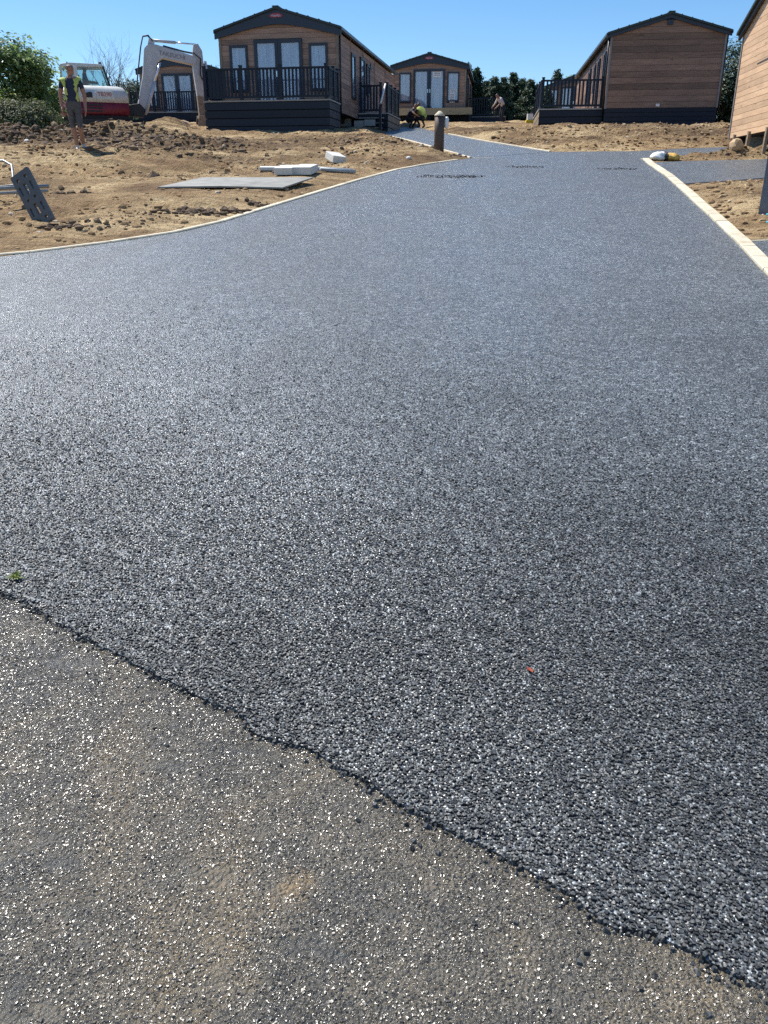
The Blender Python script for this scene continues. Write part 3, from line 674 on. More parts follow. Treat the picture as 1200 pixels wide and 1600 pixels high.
# breeze blocks at the foot of the steps
for i, (dx, dyy) in enumerate(((-.35, -.95), (.05, -1.0))):
    q = spot(C1, A1, 2.755 + dx, 3.3 + dyy); tag(box('concrete_block', None, (q[0], q[1], gz(*q) + .11), (.40, .22, .215), 'block_grey', (0, 0, -A1 + .1 * i)), 'grey concrete block lying at the foot of the side steps', 'block', 'concrete blocks by the side steps')

# middle caravan
A2 = R(8); C2 = Vector((2.5, 50.0)); Z2 = 5.05
caravan('holiday_caravan', 'distant brown caravan with papers in its windows, raised on bare timber bearers', (C2.x, C2.y, Z2), -A2, 4.05, 11, .62, 2.17, .54, .12,
        right=((2, 2.8, .4, 1.8), (5, 5.8, .4, 1.8)), papers=((.44, 2.42, .46, .34), (1.36, 1.6, .40, .12), (1.3, 1.25, .3, .5)), planks=('front', 'right'), wood_m='cedar_red')
q = spot(C2, A2, .3, -.55)
dfr = empty('deck_frame', (q[0], q[1], Z2 - .1), -A2, 'unfinished deck frame of pale timber bearer on posts below the distant caravan', 'deck frame')
box('bearer', dfr, (0, 0, .62), (4.3, .10, .34), 'bearer_timber')
for x in (-2.05, -.2, 2.05): box('post', dfr, (x, .09, .36), (.11, .08, 1.1 if x == -.2 else .78), 'deck_dark')
box('joist', dfr, (0, .42, .60), (4.2, .05, .2), 'bearer_timber')
box('under_shade', dfr, (0, .7, .22), (4.2, .03, .5), 'void_black')  # black sheet added for the dark void, its shade is in the colour
q = spot(C2, A2, 3.1, 2.2)
deck('side_deck', 'low railed deck beside the distant caravan with papered windows', (q[0], q[1], Z2 - .05), -A2, 2.3, 3.0, .5, [((-1.1, .05), (1.1, .05), .5, (0.02, .98), .98, .13)], 2)
q = spot(C2, A2, 4.3, 9)
caravan('holiday_caravan', 'far brown caravan half hidden behind the low side deck', (6.35, 64.0, 6.05), -R(4), 3.8, 8, .25, 1.25, .5, .1, front='', badge=False, fascia=.1, arch=False, planks=('front',), skirt=.0)

# right caravan, rear gable to the road
A3 = R(7); C3 = Vector((10.21, 32.98)); Z3 = 3.72
caravan('holiday_caravan', 'brown caravan showing a blank windowless gable above dark skirting and mound of soil', (C3.x, C3.y, Z3), -A3, 4.04, 12.2, .66, 2.36, .55, .0, front='', badge=False, fascia=.11, arch=False, skirt=.75, ph=.2,
        left=((.7, 1.25, .1, 1.95), (2.5, 3.1, -.0, 1.95), (3.9, 4.3, .9, 1.9), (5.6, 6.2, .6, 1.9)))
for nm, lx_, z, s_, m in (('gable_vent', 0, .66 + 2.36 + .36, (.2, .05, .16), 'anthracite'), ('socket_box', -.12, .74, (.13, .05, .09), 'white_paint')):
    o = box(nm, [o for o in bpy.data.objects if o.name.startswith('holiday_caravan') and o.get('label', '').startswith('brown caravan showing')][0], (lx_, -.03, z), s_, m)
x, y = spot(C3, A3, -2.02 - 1.2, .35)
deck('side_deck', 'dark railed deck attached to the blank gabled caravan by the soil mound', (x, y, Z3 - .05), -A3, 2.35, 4.2, .74,
     [((-1.13, .05), (1.13, .05), .74, (.02, .5, .985), .98, .13), ((-1.13, .1), (-1.13, 4.1), .74, (.33, .66, .98), .98, .13)], 4, sides=(-1,), side_mat='weathered_timber')
caravan('holiday_caravan', 'remote pinkish brown caravan with white windows seen through the right deck railing', (14.2, 67.5, 6.35), -R(6), 4.2, 8, .3, 2.0, .7, .1, planks=('front', 'left'), badge=False)

# far-left caravan behind the excavator, with its own deck
A4 = R(8); C4 = Vector((-11.2, 48.9)); Z4 = 4.95
caravan('holiday_caravan', 'brown caravan with red badge framed under the excavator boom', (C4.x, C4.y, Z4), -A4, 4.27, 10, .38, 2.2, .6, .1, planks=('front', 'right'), wood_m='cedar_red')
x, y = spot(C4, A4, 0, -1.7)
deck('front_deck', 'low dark railed deck seen between excavator boom and bucket', (x, y, Z4 - .1), -A4, 4.4, 1.6, .52, [((-2.15, .05), (2.15, .05), .52, (.02, .33, .66, .98), .98, .125)], 2)

# caravan at the right edge: sunlit gable facing the road
A5 = R(7); C5 = Vector((9.14, 21.91))
cab5 = caravan('holiday_caravan', 'pale sunlit caravan gable of narrow boards raised on timber props', (C5.x, C5.y, 2.40), -R(97), 4.27, 10, .55, 2.38, .80, .08, 'cedar_pale', front='', badge=False, fascia=.10, arch=False, ph=.138, planks=('front', 'left', 'right'))
aw = box('awning_window', cab5, (1.95, -.28, 1.95), (.9, .60, .035), 'gutter_black', (R(28), 0, 0)); box('sash_highlight', aw, (0, -.31, 0), (.9, .012, .03), 'trim_grey')  # grey strip paints a highlight along the black sash
box('dark_panel', cab5, (2.05 - .06, -.02, .9), (.42, .02, .8), 'wall_core')
for i, (lx_, tilt) in enumerate(((-1.55, .16), (-.25, .14), (1.2, .1))):
    pr = box('timber_prop', cab5, (lx_, -.02, .23), (.11, .07, .62), 'weathered_timber', (0, tilt, 0))

# ------------------------------------------------------------------ people
def person(name, label, loc, rz, J, Eg, zone, mats, group=None, vest=None, hair=True, scale=1.0):
    names = list(J); me = bpy.data.meshes.new(name + '_skeleton'); me.from_pydata([J[n][0] for n in names], [], [(names.index(a_), names.index(b_)) for a_, b_ in Eg])
    o = bpy.data.objects.new(name + '_skeleton', me); col.objects.link(o); o.modifiers.new('skin', 'SKIN')
    sv_ = me.skin_vertices[0].data
    for i, n in enumerate(names):
        r_ = J[n][1]; sv_[i].radius = r_ if isinstance(r_, tuple) else (r_, r_)
        sv_[i].use_root = (n == 'pelvis')
    ss = o.modifiers.new('sub', 'SUBSURF'); ss.levels = 2; ss.render_levels = 2
    dg = bpy.context.evaluated_depsgraph_get(); ev = o.evaluated_get(dg); m2 = bpy.data.meshes.new_from_object(ev); m2.name = name
    bpy.data.objects.remove(o); bpy.data.meshes.remove(me)
    m2.materials.clear()
    for q in mats: m2.materials.append(M(q))
    seg = [(Vector(J[a_][0]), Vector(J[b_][0]), a_, b_) for a_, b_ in Eg]
    info = []
    for p in m2.polygons:
        c_ = p.center; best = None
        for a_, b_, na, nb in seg:
            d = b_ - a_; t_ = max(0, min(1, (c_ - a_).dot(d) / max(d.length_squared, 1e-9))); dist = (c_ - a_ - d * t_).length
            if best is None or dist < best[0]: best = (dist, na, nb, t_)
        p.material_index = zone(best[1], best[2], best[3], c_); p.use_smooth = True; info.append(best)
    body = bpy.data.objects.new(name, m2); link(body); body.location = loc; body.rotation_euler = (0, 0, rz); body.scale = (scale,) * 3
    tag(body, label, 'person', group)
    def shell(nm, test, off, mat):
        vid, vv, ff = {}, [], []
        for p, b_ in zip(m2.polygons, info):
            if test(p.center, b_):
                f = []
                for v_ in p.vertices:
                    if v_ not in vid: vid[v_] = len(vv); q = m2.vertices[v_]; vv.append(q.co + q.normal * off)
                    f.append(vid[v_])
                ff.append(f)
        if ff: return meshobj(nm, vv, ff, mat, body, True)
    if vest: shell('safety_vest', vest[0], .016, vest[1])
    if hair:
        hm = Vector(J['head_mid'][0]); fwd = (Vector(J['nose'][0]) - hm).normalized(); up = (Vector(J['head_top'][0]) - Vector(J['neck'][0])).normalized()
        shell('hair', lambda c_, b_: 'head' in b_[1] + b_[2] and (c_ - hm).dot(up) - (c_ - hm).dot(fwd) * .9 > .02, .009, 'hair_dark')
        side = fwd.cross(up)
        for s in (1, -1):
            e = hm + fwd * .083 + side * s * .032 + up * .0; meshobj('eye', [e + fwd * .008, e + side * .012, e + up * .008, e - side * .012, e - up * .008], [(0, 1, 2), (0, 2, 3), (0, 3, 4), (0, 4, 1)], 'hair_dark', body)
            e = hm + side * s * .088 - up * .01; meshobj('ear', [e + fwd * .02, e + up * .032, e - fwd * .022, e - up * .03, e + side * s * .02], [(0, 1, 4), (1, 2, 4), (2, 3, 4), (3, 0, 4)], 'skin', body)
    return body
def skeleton(P, face=(0, -1, 0)):
    """P: joint positions for pelvis, spine, chest, neck, head and left/right limbs -> full joint table with hands and face"""
    f = Vector(face).normalized(); J = {}; V = lambda q: Vector(q)
    J['pelvis'] = (P['pelvis'], (.155, .115)); J['spine'] = (P['spine'], (.135, .10)); J['chest'] = (P['chest'], (.165, .115))
    nb = V(P['neck']); hm = V(P['head']); up = (hm - nb).normalized()
    J['neck'] = (tuple(nb), .058); J['head_low'] = (tuple(hm - up * .07 + f * .012), (.066, .07)); J['head_mid'] = (tuple(hm), (.082, .092)); J['head_top'] = (tuple(hm + up * .075), (.062, .07))
    J['nose'] = (tuple(hm + f * .108 - up * .03), .014); J['chin'] = (tuple(hm + f * .075 - up * .095), .026)
    Eg = [('pelvis', 'spine'), ('spine', 'chest'), ('chest', 'neck'), ('neck', 'head_low'), ('head_low', 'head_mid'), ('head_mid', 'head_top'), ('head_mid', 'nose'), ('head_low', 'chin')]
    for s in ('l', 'r'):
        for jn, r_ in (('shoulder', .068), ('elbow', .045), ('wrist', .029), ('hip', .095), ('knee', .06), ('ankle', .04), ('toe', .034)): J[s + jn] = (P[s + jn], r_)
        Eg += [('chest', s + 'shoulder'), (s + 'shoulder', s + 'elbow'), (s + 'elbow', s + 'wrist'), ('pelvis', s + 'hip'), (s + 'hip', s + 'knee'), (s + 'knee', s + 'ankle'), (s + 'ankle', s + 'toe')]
        w_ = V(P[s + 'wrist']); d = (w_ - V(P[s + 'elbow'])).normalized(); sd_ = d.cross(Vector((1 if s == 'r' else -1, 0, 0))); sd_ = sd_.normalized() if sd_.length > .1 else d.orthogonal().normalized(); nrm = d.cross(sd_)
        pm = w_ + d * .06; J[s + 'palm'] = (tuple(pm), (.034, .02)); Eg.append((s + 'wrist', s + 'palm'))
        for i, (ln, of) in enumerate(((.075, -.026), (.088, -.009), (.083, .009), (.064, .026))):
            a_ = pm + d * .035 + sd_ * of; b_ = a_ + d * ln * .55 + nrm * .004; c_ = b_ + d * ln * .4 + nrm * .022
            J[f'{s}f{i}a'] = (tuple(a_), .0095); J[f'{s}f{i}b'] = (tuple(b_), .009); J[f'{s}f{i}c'] = (tuple(c_), .0075); Eg += [(s + 'palm', f'{s}f{i}a'), (f'{s}f{i}a', f'{s}f{i}b'), (f'{s}f{i}b', f'{s}f{i}c')]
        a_ = w_ + d * .03 - sd_ * .035; b_ = a_ + d * .045 - sd_ * .02; J[s + 'tha'] = (tuple(a_), .012); J[s + 'thb'] = (tuple(b_), .009); Eg += [(s + 'wrist', s + 'tha'), (s + 'tha', s + 'thb')]
    return J, Eg
def zoner(sleeve=.6, shorts=True, glove=False):
    # materials: 0 skin 1 shirt 2 legs 3 shoe
    def z(a_, b_, t_, c_):
        k = a_[1:] if a_[0] in 'lr' and a_ not in ('lknee',) else a_
        if a_ in ('neck', 'head_low', 'head_mid') or 'head' in b_: return 0
        if b_.endswith('toe') or (b_.endswith('ankle') and t_ > .86): return 3
        if b_.endswith('ankle'): return 0 if shorts else 2
        if b_.endswith('knee'): return 2
        if b_.endswith('hip'): return 2
        if b_.endswith('shoulder') or b_ in ('chest',): return 1
        if b_ == 'spine': return 2 if t_ < .3 else 1
        if b_ == 'neck': return 1 if t_ < .75 else 0
        if b_.endswith('elbow'): return 1 if t_ < sleeve else 0
        return 0
    return z
STAND = dict(pelvis=(0, 0, .97), spine=(0, -.005, 1.13), chest=(.005, 0, 1.34), neck=(.01, -.01, 1.515), head=(.02, -.02, 1.655),
    lshoulder=(-.185, 0, 1.43), lelbow=(-.25, .03, 1.15), lwrist=(-.235, -.05, .90), rshoulder=(.185, 0, 1.43), relbow=(.255, .04, 1.15), rwrist=(.25, -.02, .89),
    lhip=(-.085, 0, .90), lknee=(-.06, -.03, .49), lankle=(-.03, .03, .09), ltoe=(-.02, -.13, .035), rhip=(.085, 0, .90), rknee=(.10, -.10, .50), rankle=(.10, .08, .13), rtoe=(.14, -.08, .045))
J, Eg = skeleton(STAND, (.86, -.5, -.08))
wx, wy = -6.85, 19.72
vt = lambda c_, b_: (b_[2] in ('chest', 'neck', 'lshoulder', 'rshoulder') or (b_[2] == 'spine' and b_[3] > .35)) and c_.z < 1.5 and (c_.y > .02 or abs(c_.x) > .085) and not (b_[2].endswith('shoulder') and b_[3] > .8 and c_.z < 1.36)
person('person', 'standing worker in dark tee shirt, grey shorts and open yellow vest on the soil', (wx, wy, gz(wx, wy) - .005), R(10), J, Eg, zoner(.55, True), ['skin', 'shirt_navy', 'shorts_grey', 'shoe_pale'], 'site workers', (vt, 'hivis_yellow'))
SQUAT = dict(pelvis=(0, .12, .36), spine=(0, .04, .50), chest=(0, -.12, .70), neck=(0, -.20, .84), head=(0, -.27, .96),
    lshoulder=(-.18, -.14, .76), lelbow=(-.25, -.36, .58), lwrist=(-.14, -.52, .50), rshoulder=(.18, -.14, .76), relbow=(.25, -.36, .56), rwrist=(.14, -.54, .46),
    lhip=(-.1, .1, .36), lknee=(-.17, -.28, .48), lankle=(-.14, -.02, .09), ltoe=(-.15, -.18, .035), rhip=(.1, .1, .36), rknee=(.17, -.28, .46), rankle=(.14, -.02, .09), rtoe=(.15, -.18, .035))
J2, E2 = skeleton(SQUAT, (0, -.9, -.4))
vt2 = lambda c_, b_: b_[2] in ('chest', 'neck', 'spine', 'lshoulder', 'rshoulder') and c_.z < .86
x, y = 1.72, 39.6
person('person', 'crouching worker in bright yellow vest working beside the deck frame', (x, y, gz(x, y)), R(-140), J2, E2, zoner(1.0, False), ['skin', 'trousers_dark', 'trousers_dark', 'boot'], 'site workers', (vt2, 'hivis_yellow'))
x, y = 1.18, 39.9
person('person', 'crouching dark clothed worker with bare forearms beside the yellow vested one', (x, y, gz(x, y)), R(60), J2, E2, zoner(.4, False), ['skin', 'shirt_navy', 'trousers_dark', 'boot'], 'site workers')
BEND = dict(pelvis=(0, .1, .88), spine=(0, 0, 1.02), chest=(0, -.18, 1.18), neck=(0, -.29, 1.29), head=(0, -.37, 1.40),
    lshoulder=(-.18, -.2, 1.22), lelbow=(-.22, -.33, .98), lwrist=(-.15, -.5, .84), rshoulder=(.18, -.2, 1.22), relbow=(.22, -.3, .97), rwrist=(.15, -.48, .80),
    lhip=(-.09, .1, .85), lknee=(-.1, -.02, .47), lankle=(-.1, .1, .09), ltoe=(-.1, -.06, .035), rhip=(.09, .1, .85), rknee=(.1, -.05, .47), rankle=(.1, .06, .09), rtoe=(.1, -.1, .035))
J3, E3 = skeleton(BEND, (0, -.85, -.5))
x, y = 6.15, 46.6
person('person', 'stooping worker in pale shirt standing before the dark conifers', (x, y, gz(x, y) - .12), R(-60), J3, E3, zoner(.9, False), ['skin', 'shirt_pale', 'trousers_dark', 'boot'], 'site workers', scale=.95)

# ------------------------------------------------------------------ excavator
AE = R(20); ex, ey = -11.75, 36.4; ez = float(slope(np.array(ey))) - .16
EX = empty('excavator', (ex, ey, ez), AE, 'white and red tracked excavator with bent boom and bucket on the soil', 'excavator')
def stadium(x0, x1, z0, z1, n=8):
    r_ = (z1 - z0) / 2; zc = (z0 + z1) / 2
    return [(x1 - r_ + r_ * math.cos(q), zc + r_ * math.sin(q)) for q in np.linspace(-math.pi / 2, math.pi / 2, n)] + [(x0 + r_ + r_ * math.cos(q), zc + r_ * math.sin(q)) for q in np.linspace(math.pi / 2, 3 * math.pi / 2, n)]
for s in (-1, 1):
    tr = prism('track', EX, stadium(-1.35, 1.35, 0, .62), s * .85 - .22, s * .85 + .22, 'rubber')
    for k in range(13):
        for zz in (-.005, .625): box('grouser', tr, (-1.1 + .185 * k, s * .85, zz), (.06, .44, .03), 'rubber')
    prism('track_frame', tr, stadium(-1.1, 1.1, .13, .49), s * .85 - .235, s * .85 + .235, 'exc_dark')
box('undercarriage', EX, (0, 0, .40), (1.5, 1.3, .3), 'exc_dark')
bl = prism('dozer_blade', EX, [(1.75, .02), (1.85, .02), (1.78, .25), (1.86, .48), (1.76, .48), (1.70, .25)], -1.05, 1.05, 'exc_dark')
def plan(sc_, z, dx=0.0):
    pts = [(1.25, -.98), (1.25, .98), (-.55, .98)] + [(-.55 + .85 * -math.sin(q), .98 * math.cos(q)) for q in np.linspace(.15, math.pi - .15, 12)] + [(-.55, -.98)]
    return [(x * sc_ + dx, y * sc_, z) for x, y in pts]
lo_ = loft('counterweight', EX, [plan(.94, .62), plan(1.0, .70), plan(1.0, 1.10)], 'exc_red')
up_ = loft('hood', EX, [plan(1.003, 1.10), plan(1.0, 1.32), plan(.97, 1.47), plan(.91, 1.59), plan(.82, 1.67), plan(.68, 1.71)], 'exc_white')
for i in range(3): box('vent_slot', lo_, (-.15, -.985, .78 + .11 * i), (.75, .03, .05), 'exc_dark')
prism('air_intake', up_, [(-.5, 1.26), (-.1, 1.26), (-.1, 1.44), (-.2, 1.46), (-.38, 1.40)], -1.0, -.97, 'exc_dark')
pn = prism('side_panel', up_, [(.05, 1.2), (.75, 1.2), (.68, 1.5), (.05, 1.5)], -1.004, -.97, 'exc_white', bevel=.01)
def text(name, parent, s, loc, rot, size, mat):
    cu = bpy.data.curves.new(name, 'FONT'); cu.body = s; cu.size = size; cu.extrude = .004; cu.align_x = 'CENTER'; cu.align_y = 'CENTER'
    o0 = bpy.data.objects.new(name + '_tmp', cu); col.objects.link(o0); dg = bpy.context.evaluated_depsgraph_get(); me = bpy.data.meshes.new_from_object(o0.evaluated_get(dg)); bpy.data.objects.remove(o0)
    me.materials.clear(); me.materials.append(M(mat)); o = bpy.data.objects.new(name, me); link(o, parent); o.location = loc; o.rotation_euler = rot; return o
text('lettering', up_, 'TB290', (.36, -1.012, 1.38), (R(90), 0, 0), .2, 'badge_red')
# cab: posts, roof, panes, seat
cb = empty('cab', (0, 0, 0)); cb.parent = EX
cx0, cx1, cy0, cy1, cz0, cz1 = -1.25, .62, -.06, .98, 1.2, 2.5
rf = prism('cab_roof', EX, [(cx0 + .05, cz1 - .10), (cx1 - .12, cz1 - .04), (cx1 - .2, cz1 + .05), (cx0 + .45, cz1 + .06), (cx0 + .1, cz1)], cy0 - .03, cy1 + .03, 'exc_white', bevel=.02)
def bar(nm, p, q, th, mat, par=EX):
    p, q = Vector(p), Vector(q); d = q - p; o = box(nm, par, tuple((p + q) / 2), (th, th, d.length), mat); o.rotation_euler = d.to_track_quat('Z', 'Y').to_euler(); return o
for yy in (cy0, cy1):
    bar('cab_post', (cx0 + .02, yy, cz0), (cx0 + .12, yy, cz1 - .05), .08, 'exc_white'); bar('cab_post', (-.55, yy, cz0), (-.62, yy, cz1 - .02), .16, 'exc_white')
    bar('cab_post', (cx1 + .08, yy, cz0 + .4), (cx1 - .16, yy, cz1 - .03), .075, 'exc_dark'); bar('cab_sill', (cx0, yy, 1.68), (cx1 + .08, yy, 1.66), .07, 'exc_dark')
    meshobj('cab_pane', [(-.48, yy, 1.7), (cx1 + .03, yy, 1.7), (cx1 - .18, yy, cz1 - .08), (-.54, yy, cz1 - .06)], [(0, 1, 2, 3)], 'cab_glass', EX)
    meshobj('cab_pane', [(cx0 + .07, yy, 1.7), (-.64, yy, 1.7), (-.68, yy, cz1 - .07), (cx0 + .15, yy, cz1 - .12)], [(0, 1, 2, 3)], 'cab_glass', EX)
meshobj('cab_pane', [(cx1 + .06, cy0, 1.6), (cx1 + .06, cy1, 1.6), (cx1 - .17, cy1, cz1 - .06), (cx1 - .17, cy0, cz1 - .06)], [(0, 1, 2, 3)], 'cab_glass', EX)
meshobj('cab_pane', [(cx0 + .05, cy0, 1.6), (cx0 + .05, cy1, 1.6), (cx0 + .13, cy1, cz1 - .1), (cx0 + .13, cy0, cz1 - .1)], [(0, 1, 2, 3)], 'cab_glass', EX)
box('cab_floor', EX, ((cx0 + cx1) / 2, (cy0 + cy1) / 2, 1.15), (cx1 - cx0, cy1 - cy0, .1), 'exc_dark')
box('seat', EX, (-.25, .46, 1.45), (.5, .5, .5), 'exc_dark'); box('seat_back', EX, (-.5, .46, 1.85), (.14, .46, .65), 'exc_dark', (0, R(-8), 0)); box('lamp', EX, (cx1 - .25, cy0 + .1, cz1 + .09), (.12, .1, .07), 'exc_dark')
bpy.data.objects.remove(cb)
# swing post and boom
prism('swing_bracket', EX, [(1.2, .72), (1.85, .66), (1.95, .95), (1.72, 1.18), (1.2, 1.08)], -.2, .2, 'exc_dark', bevel=.02)
boom = prism('boom', EX, [(1.62, .98), (1.90, .86), (2.32, 1.75), (2.62, 2.72), (2.85, 2.86), (4.12, 2.66), (4.24, 2.86), (4.12, 3.0), (3.3, 3.18), (2.62, 3.34), (2.32, 3.36), (2.14, 3.18), (1.98, 2.2)], -.17, .17, 'exc_grey', bevel=.03)
text('lettering', boom, 'TAKEUCHI', (3.22, -.178, 2.97), (R(90), R(8), 0), .22, 'lettering_dark')
arm = prism('arm', EX, [(4.02, 2.9), (4.12, 3.42), (4.30, 3.46), (4.46, 3.2), (4.50, 2.3), (4.42, .78), (4.18, .72), (4.06, 2.2)], -.14, .14, 'exc_grey', bevel=.02)
prism('arm_mud', arm, [(4.11, 1.55), (4.15, .70), (4.44, .74), (4.475, 1.5)], -.152, .152, 'exc_mud', bevel=.02)
def cylinder(p, q, frac, r_=.065):
    p, q = Vector(p), Vector(q); m = p + (q - p) * frac
    c_ = tube('ram', EX, [p, m], r_, 'exc_grey', 10); tube('ram_rod', c_, [m - (q - p) * .01, q], r_ * .5, 'chrome', 8); return c_
for s in (-1, 1): cylinder((1.95, s * .22, .80), (2.72, s * .22, 2.70), .62, .06)
cylinder((2.42, 0, 3.50), (4.24, 0, 3.44), .55, .06); cylinder((4.58, 0, 2.85), (4.62, 0, 1.15), .55, .055)
box('ram_mount', EX, (2.45, 0, 3.42), (.24, .2, .26), 'exc_grey', (0, R(20), 0)); tube('link', EX, [(4.62, -.1, 1.15), (4.36, -.1, .85)], .04, 'exc_dark', 6); tube('link', EX, [(4.62, .1, 1.15), (4.52, .1, .62)], .04, 'exc_dark', 6)
bk_out = [(4.10, .80), (4.50, .78), (4.62, .55), (4.60, .25), (4.45, .06), (4.10, .02), (3.96, .06)]; bk_in = [(4.02, .12), (4.38, .14), (4.50, .30), (4.52, .52), (4.44, .66), (4.12, .68)]
bk = prism('bucket', EX, bk_out + bk_in, -.40, .40, 'exc_mud')
for s in (-1, 1): prism('bucket_side', bk, bk_out, s * .40 - .015, s * .40 + .015, 'exc_mud')
for k in range(5): prism('bucket_tooth', bk, [(4.0, .03), (4.0, .10), (3.82, .05)], -.36 + .17 * k - .03, -.36 + .17 * k + .03, 'exc_dark')
for off in (-.1, 0, .1):
    tube('hose', EX, [(1.75, off, 1.25), (1.68, off, 1.7), (1.85, off, 2.5), (2.02, off, 3.25), (2.14, off, 3.62), (2.35, off, 3.66), (2.5, off, 3.45)], .022, 'exc_dark', 6)
    tube('hose', EX, [(2.9, off, 3.32), (3.7, off, 3.16), (4.1, off - .05, 3.1), (4.36, -.18 + off * .3, 2.9), (4.30, -.2 + off * .3, 2.3), (4.5, -.16, 1.9)], .02, 'exc_dark', 6)
SIT = dict(pelvis=(0, .05, .2), spine=(0, .07, .36), chest=(0, .06, .58), neck=(0, .04, .74), head=(0, .02, .87),
    lshoulder=(-.18, .05, .66), lelbow=(-.24, -.05, .40), lwrist=(-.22, -.28, .38), rshoulder=(.18, .05, .66), relbow=(.24, -.05, .40), rwrist=(.22, -.28, .38),
    lhip=(-.1, .03, .18), lknee=(-.13, -.38, .22), lankle=(-.13, -.42, -.12), ltoe=(-.13, -.56, -.16), rhip=(.1, .03, .18), rknee=(.13, -.38, .22), rankle=(.13, -.42, -.12), rtoe=(.13, -.56, -.16))
J4, E4 = skeleton(SIT, (0, -1, -.1))
q = EX.matrix_basis @ Vector((-.22, .46, 1.55))
person('person', 'seated operator in orange vest inside the excavator cab', tuple(q), AE + R(90), J4, E4, zoner(.9, False), ['skin', 'trousers_dark', 'trousers_dark', 'boot'], 'site workers', (lambda c_, b_: b_[2] in ('chest', 'neck', 'spine', 'lshoulder', 'rshoulder') and c_.z < .72, 'hivis_orange'))

# ------------------------------------------------------------------ small things
# timber bollard with bulkhead lamp
x, y = 1.36, 21.75; bo = empty('bollard', (x, y, gz(x, y) - .03), R(5), 'dark round timber bollard with pale cone top and white lamp beside the road', 'bollard')
loft('post', bo, [[(r_ * math.cos(q), r_ * math.sin(q), z) for q in np.linspace(0, 2 * math.pi, 18, endpoint=False)] for z, r_ in ((-.2, .125), (.5, .122), (.86, .12))], 'post_timber')
loft('cap', bo, [[(r_ * math.cos(q), r_ * math.sin(q), z) for q in np.linspace(0, 2 * math.pi, 18, endpoint=False)] for z, r_ in ((.855, .128), (.88, .126), (.965, .03), (.97, .004))], 'cap_pale')
lp = loft('lamp_housing', bo, [[(.175 + a_ * math.cos(q), b_ * math.sin(q), z) for q in np.linspace(0, 2 * math.pi, 12, endpoint=False)] for z, a_, b_ in ((.58, .03, .05), (.62, .055, .075), (.80, .055, .075), (.84, .03, .05))], 'white_paint')
box('lamp_bracket', lp, (.12, 0, .71), (.06, .08, .14), 'trim_grey')
# grey plastic fence foot, leaning, with slots cut through
def block_with_holes(name, parent, W, H, T, holes, mat):
    xs = sorted({-W / 2, W / 2} | {h[0] for h in holes} | {h[1] for h in holes}); zs = sorted({0, H} | {h[2] for h in holes} | {h[3] for h in holes}); bm = bmesh.new()
    hit = lambda x, z: any(h[0] < x < h[1] and h[2] < z < h[3] for h in holes)
    cells = [(i, j) for i in range(len(xs) - 1) for j in range(len(zs) - 1) if not hit((xs[i] + xs[i + 1]) / 2, (zs[j] + zs[j + 1]) / 2)]; cs = set(cells); vid = {}
    def v(i, j, k):
        if (i, j, k) not in vid: vid[(i, j, k)] = bm.verts.new((xs[i], (-T / 2, T / 2)[k], zs[j]))
        return vid[(i, j, k)]
    for i, j in cells:
        bm.faces.new((v(i, j, 0), v(i + 1, j, 0), v(i + 1, j + 1, 0), v(i, j + 1, 0))); bm.faces.new((v(i, j, 1), v(i, j + 1, 1), v(i + 1, j + 1, 1), v(i + 1, j, 1)))
        for di, dj, a_, b_ in ((-1, 0, (i, j + 1), (i, j)), (1, 0, (i + 1, j), (i + 1, j + 1)), (0, -1, (i, j), (i + 1, j)), (0, 1, (i + 1, j + 1), (i, j + 1))):
            if (i + di, j + dj) not in cs: bm.faces.new((v(*a_, 0), v(*a_, 1), v(*b_, 1), v(*b_, 0)))
    bmesh.ops.recalc_face_normals(bm, faces=bm.faces); me = bpy.data.meshes.new(name); bm.to_mesh(me); bm.free(); me.materials.append(M(mat)); o = bpy.data.objects.new(name, me); link(o, parent); return o
hl = []
for s in (-1, 1):
    hl += [(s * .06 - .018, s * .06 + .018, .60, .64), (s * .06 - .018, s * .06 + .018, .05, .09), (s * .085 - .012, s * .085 + .012, .43, .54), (s * .085 - .012, s * .085 + .012, .15, .26), (s * .055 - .017, s * .055 + .017, .335, .365)]
hl += [(-.022, .022, .41, .55), (-.022, .022, .14, .28)]
fx, fy = -4.30, 10.52
ft = block_with_holes('fence_foot', None, .27, .70, .05, hl, 'plastic_grey'); ft.location = (fx + .12, fy, gz(fx, fy) - .04); ft.rotation_euler = (R(-14), R(-30), R(-6))
tag(ft, 'dark grey slotted plastic fence foot leaning on the galvanised barrier', 'fence foot')
# galvanised pedestrian barrier lying behind it
bx, by = -5.28, 11.7; zb0 = gz(-5.0, 11.6)
br = empty('crowd_barrier', (bx, by, zb0), R(4), 'pale galvanised barrier lying on the soil behind the slotted foot', 'barrier')
tube('rail', br, [(-1.6, -.42, .12), (-.2, -.30, .20), (.78, -.18, .25)], .024, 'galvanised'); tube('rail', br, [(-1.6, -.52, .07), (-.2, -.40, .14), (.78, -.24, .19)], .02, 'galvanised')
tube('frame', br, [(-1.6, .0, .20), (-.1, .02, .22), (.25, .05, .26), (.12, .45, .52), (-.02, .55, .58), (-1.6, .5, .54)], .017, 'galvanised')
for i in range(14): x = -1.5 + .11 * i; tube('bar', br, [(x + .05, .02, .21), (x - .03, .5, .54)], .007, 'galvanised', 5)
rb = empty('rusty_bracket', (-4.98, 9.55, gz(-4.9, 9.6)), R(20), 'rust red angled metal bracket on the verge beside the kerb', 'bracket')
prism('plate', rb, [(-.25, 0), (.12, 0), (.15, .10), (.05, .19), (-.25, .2)], -.04, .0, 'rust_red'); box('foot', rb, (-.05, -.1, .015), (.4, .2, .03), 'rust_red')
